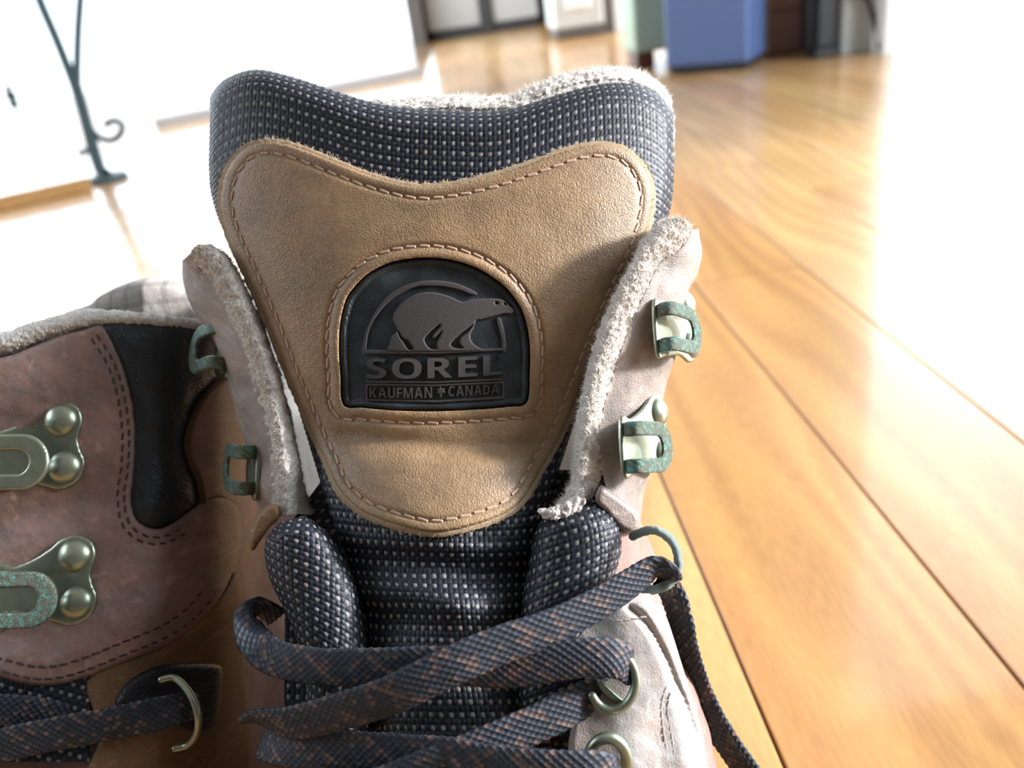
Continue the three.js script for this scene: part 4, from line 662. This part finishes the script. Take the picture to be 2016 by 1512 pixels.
// ================================================================ the other boot, seen from its side
const boot2 = thing('hiking_boot', 'brown leather hiking boot seen side-on with black ankle pad and riveted lace hooks', 'boot', [-0.19, 0, -0.215], 'pair of hiking boots');
{
  const dy = tab([[540, 0.2085], [640, 0.2065], [900, 0.2030], [1150, 0.1985], [1350, 0.1940], [1512, 0.1880], [1700, 0.182]]);
  const dx = tab([[-400, 0.016], [-250, 0.006], [-150, 0.002], [0, 0], [180, 0.001], [280, 0.005], [340, 0.0105], [400, 0.0205], [440, 0.030], [480, 0.046], [520, 0.066], [560, 0.080], [600, 0.10]]);
  const sd = (x, y) => dy(y) + dx(x) - 0.0022 * Math.exp(-(((y - 760) / 90) ** 2) - (((x - 60) / 160) ** 2)) + 0.0016 * Math.exp(-(((y - 1000 + (x - 100) * 0.3) / 40) ** 2)) * smooth(260, 150, x) - 0.0018 * Math.exp(-(((y - 1290 + 0.35 * (x - 100)) / 60) ** 2));
  const on = (x, y, h) => W(x, y, sd(x, y) - h);
  // shaft: the outer side and the far side
  const xs = [-300, -200, -100, 0, 100, 200, 280, 340, 400, 440, 480, 520, 555, 590];
  const ring = (y) => { const f = xs.map((x) => on(x, y, -0.0022)); const a = f[f.length - 1], b = f[0], bk = (p, x, z) => V3(p.x + x, p.y - 0.004, p.z + z); return [...f, bk(a, -0.004, -0.022), bk(a.clone().lerp(b, 0.35), 0, -0.045), bk(a.clone().lerp(b, 0.75), 0, -0.055).add(V3(0, -0.02, 0)), bk(b, -0.004, -0.035).add(V3(0, -0.02, 0)), b]; };
  const cache = new Map(), at = (v) => { if (!cache.has(v)) { const y = v < 0.85 ? lerp(690, 1520, v / 0.85) : lerp(1520, 1700, (v - 0.85) / 0.15); cache.set(v, new THREE.CatmullRomCurve3(ring(y), false, 'centripetal')); } return cache.get(v); };
  part('shaft', sheet((u, v) => at(v).getPoint(u), 200, 90, { relief: (u, v, p) => 0.0004 * fbm(p.x * 90, p.y * 90, p.z * 90) }), M.leather, boot2, 'brown leather shaft');
  // black ankle pad
  const pad = sampleClosed([[198, 640], [260, 630], [340, 636], [420, 640], [452, 660], [440, 720], [405, 770], [378, 820], [366, 870], [372, 910], [390, 950], [396, 985], [372, 1008], [340, 1028], [300, 1040], [268, 1030], [250, 1000], [252, 930], [256, 860], [248, 780], [226, 710]], 160);
  part('ankle_pad', panel({ outline: pad, step: 5, map: on, h: (d, x, y) => 0.0008 + 0.0030 * roundEdge(1, 70)(d) + 0.0004 * fbm(x / 30, y / 50, 8), base: -0.002 }), M.leatherBlack, boot2, 'smooth black leather ankle pad');
  // reddish-brown collar leather with the pad cut out of it
  const collar = sampleClosed([[-290, 740], [-150, 722], [0, 704], [60, 684], [110, 664], [160, 650], [205, 643], [236, 700], [257, 765], [269, 850], [267, 920], [260, 975], [268, 1018], [292, 1038], [318, 1040], [345, 1026], [376, 1004], [402, 985], [440, 978], [468, 1000], [474, 1060], [452, 1140], [420, 1196], [380, 1236], [330, 1270], [250, 1302], [170, 1334], [110, 1350], [60, 1349], [0, 1332], [-80, 1300], [-290, 1260]], 260);
  const cs = sdf(collar);
  const collarH = (d, x, y) => 0.0012 + 0.0016 * roundEdge(1, 9)(Math.max(0, cs(x, y))) + 0.0005 * fbm(x / 70, y / 70, 5) + 0.0001 * fbm(x / 14, y / 14, 9);
  const quarter = part('collar_leather', panel({ outline: collar, step: 5, map: on, h: collarH, base: -0.001 }), M.leather, boot2, 'scuffed reddish-brown leather');
  const line = (pts, k) => { const s = sampleOpen(pts, 80); return s.map((p, i) => { const a = s[Math.max(0, i - 1)], b = s[Math.min(79, i + 1)], l = Math.hypot(b[0] - a[0], b[1] - a[1]) || 1; return [p[0] - (b[1] - a[1]) / l * k, p[1] + (b[0] - a[0]) / l * k]; }); };
  const padEdge = [[190, 655], [222, 705], [244, 765], [256, 850], [254, 920], [247, 975], [255, 1026], [285, 1052], [322, 1054], [360, 1036]], hem = [[-40, 1306], [0, 1318], [60, 1332], [110, 1332], [170, 1316], [250, 1284], [330, 1250], [380, 1216], [412, 1180]];
  for (const k of [2, 15]) sew(line(padEdge, k), 22, false, (x, y) => on(x, y, collarH(0, x, y) + 0.00004), quarter, M.threadDark, 0.00029);
  for (const k of [3, -21]) sew(line(hem, k), 22, false, (x, y) => on(x, y, collarH(0, x, y) + 0.00004), quarter, M.threadDark, 0.00029);
  // heel leather with a scooped front edge
  const heel = sampleClosed([[446, 742], [410, 775], [384, 818], [370, 865], [374, 905], [392, 945], [398, 985], [430, 980], [470, 990], [480, 900], [478, 800], [468, 740]], 90);
  part('heel_counter', panel({ outline: heel, step: 5, map: on, h: (d) => 0.001 + 0.0014 * roundEdge(1, 7)(d), base: -0.002 }), M.leather, boot2, 'brown heel leather');
  { const e = [[446, 742], [410, 775], [384, 818], [370, 865], [374, 905], [392, 945], [400, 985]].map(([x, y]) => on(x, y, 0.0022)); part('heel_edge', caps(tube(e, 0.0011, 50, 8), e[0], e[6], 0.0011), M.leatherTan, boot2, 'tan raw leather edge'); }
  // fleece collar
  const mid = cr([[-290, 716, 26], [-140, 700, 26], [0, 681, 25], [60, 662, 24], [110, 646, 23], [170, 631, 22], [240, 631, 19], [310, 637, 17], [370, 642, 16], [430, 652, 15]]);
  const f1 = part('collar_fleece', sheet((u, v) => { const [x, y, r] = mid(v), a = lerp(-0.7, Math.PI * 1.5, u), zig = a < 0.2 ? 3.5 * Math.sin(x / 5.2) : 0; return W(x + 2 * Math.cos(a), y + r * Math.cos(a + 0.1) * 1.0 + zig, sd(x, y) + 0.003 - 0.0055 * Math.sin(a)); }, 50, 420, { flip: true, relief: (u, v, p) => lum(p) * 0.8 }), M.fleece, boot2, 'grey-cream fleece collar edge');
  const back = sampleClosed([[120, 660], [130, 618], [176, 600], [196, 583], [240, 561], [290, 547], [345, 550], [382, 568], [408, 605], [425, 660], [300, 680]], 90);
  const plaid = mat({ color: lin(0.52, 0.48, 0.44), map: scaled(tex(256, (u, v) => { const a = Math.abs(((u * 6) % 1) - 0.5) < 0.14 ? 0.90 : 1, b = Math.abs(((v * 6) % 1) - 0.5) < 0.14 ? 0.90 : 1, k = a * b * (0.92 + 0.08 * tn(u, v, 40, 2)); return [k, k, k]; }, true), 0.035), roughness: 0.95, specularIntensity: 0.15, bumpMap: scaled(grainT, 0.012), bumpScale: 0.0004 });
  part('collar_lining', panel({ outline: back, step: 5, map: (x, y, h) => W(x, y, 0.250 + 0.00006 * Math.abs(x - 280) - h), h: (d, x, y) => 0.007 * roundEdge(1, 30)(d) + 0.0002 * fbm(x / 14, y / 14, 2), base: -0.004 }), plaid, boot2, 'grey fleece lining with a faint check');
  fuzz(boot2, [f1.geometry], 3600, 0.0012, 0.00006, M.fibre);
  // hooks
  hook(boot2, on(-14, 910, 0.0030), tilt(1, 0.02, 0.0), tilt(0.02, 0.08, 1), 0.00103, M.brass, 3.6);
  hook(boot2, on(12, 1178, 0.0030), tilt(1, 0.03, 0.0), tilt(0.0, 0.16, 1), 0.00100, M.patina, 2.6);
  // cloth and lower leather under the collar
  const cloth = sheet((u, v) => { const x = lerp(-300, 178, u), y = lerp(1300, 1500, v); return on(x, y, 0.0006 + 0.001 * Math.sqrt(clamp((1 - u) / 0.03))); }, 200, 110, { colors: true, relief: (u, v) => weave(u * 0.95 + v * 0.3, v * 0.95 - u * 0.3) });
  part('side_cloth', cloth, M.weave, boot2, 'dark navy cloth panel');
  const low = sampleClosed([[176, 1330], [182, 1400], [196, 1450], [180, 1560], [470, 1560], [480, 1300], [470, 1130], [430, 1180], [330, 1265]], 90);
  part('quarter', panel({ outline: low, step: 6, map: on, h: (d, x, y) => 0.0003 + 0.0013 * roundEdge(1, 8)(d) + 0.0003 * fbm(x / 60, y / 60, 2), base: -0.002 }), M.leatherTan, boot2, 'tan-brown leather quarter');
  const tabO = sampleClosed([[228, 1388], [240, 1356], [268, 1330], [310, 1312], [370, 1306], [425, 1308], [438, 1320], [436, 1360], [428, 1410], [400, 1440], [330, 1420], [270, 1400]], 90);
  part('eyelet_tab', panel({ outline: tabO, step: 4, map: on, h: (d) => 0.0016 + 0.0016 * roundEdge(1, 14)(d), base: -0.001 }), M.leatherBlack, boot2, 'black oval eyelet tab');
  const rg = [[318, 1338], [340, 1334], [362, 1350], [382, 1382], [390, 1415], [386, 1446], [368, 1468], [345, 1474]].map(([x, y]) => W(x, y, 0.1925 - 0.0035 * Math.sin(clamp((y - 1330) / 140) * Math.PI)));
  part('lace_ring', caps(tube(rg, 0.00085, 60, 10), rg[0], rg[7], 0.00085), M.brass, boot2, 'brass-coloured wire ring');
  part('lace', lace([[-300, 1535, 0.1850, LW, 0], [-120, 1500, 0.1840, LW, 0], [0, 1468, 0.1842, LW, 0], [100, 1446, 0.1850, LW, 0], [200, 1428, 0.1865, LW, 0], [290, 1410, 0.1885, LW, 0.1], [350, 1396, 0.1915, 0.0070, 0.4], [392, 1388, 0.1965, 0.0060, 0.9]], 6), M.lace, boot2, 'flat braided navy lace flecked with brown');
  part('lace', lace([[-300, 1400, 0.1880, LW, 0], [-120, 1396, 0.1880, LW, 0], [0, 1398, 0.1886, LW, 0.05], [60, 1404, 0.1892, LW, 0.1], [120, 1416, 0.1912, LW, 0.1], [160, 1424, 0.194, LW, 0.2]], 7), M.lace, boot2);
  footOf(boot2, new THREE.Matrix4().makeRotationY(Math.PI / 2 + 0.25).setPosition(-0.118, 0, -0.222), 0.25, 1.0, [[0, 0.06], [0.1, 0.09], [0.3, 0.105], [0.5, 0.098], [0.62, 0.086], [0.75, 0.074], [0.9, 0.060], [1, 0.036]], M.leatherTan);
}
renderer.render(scene, camera);
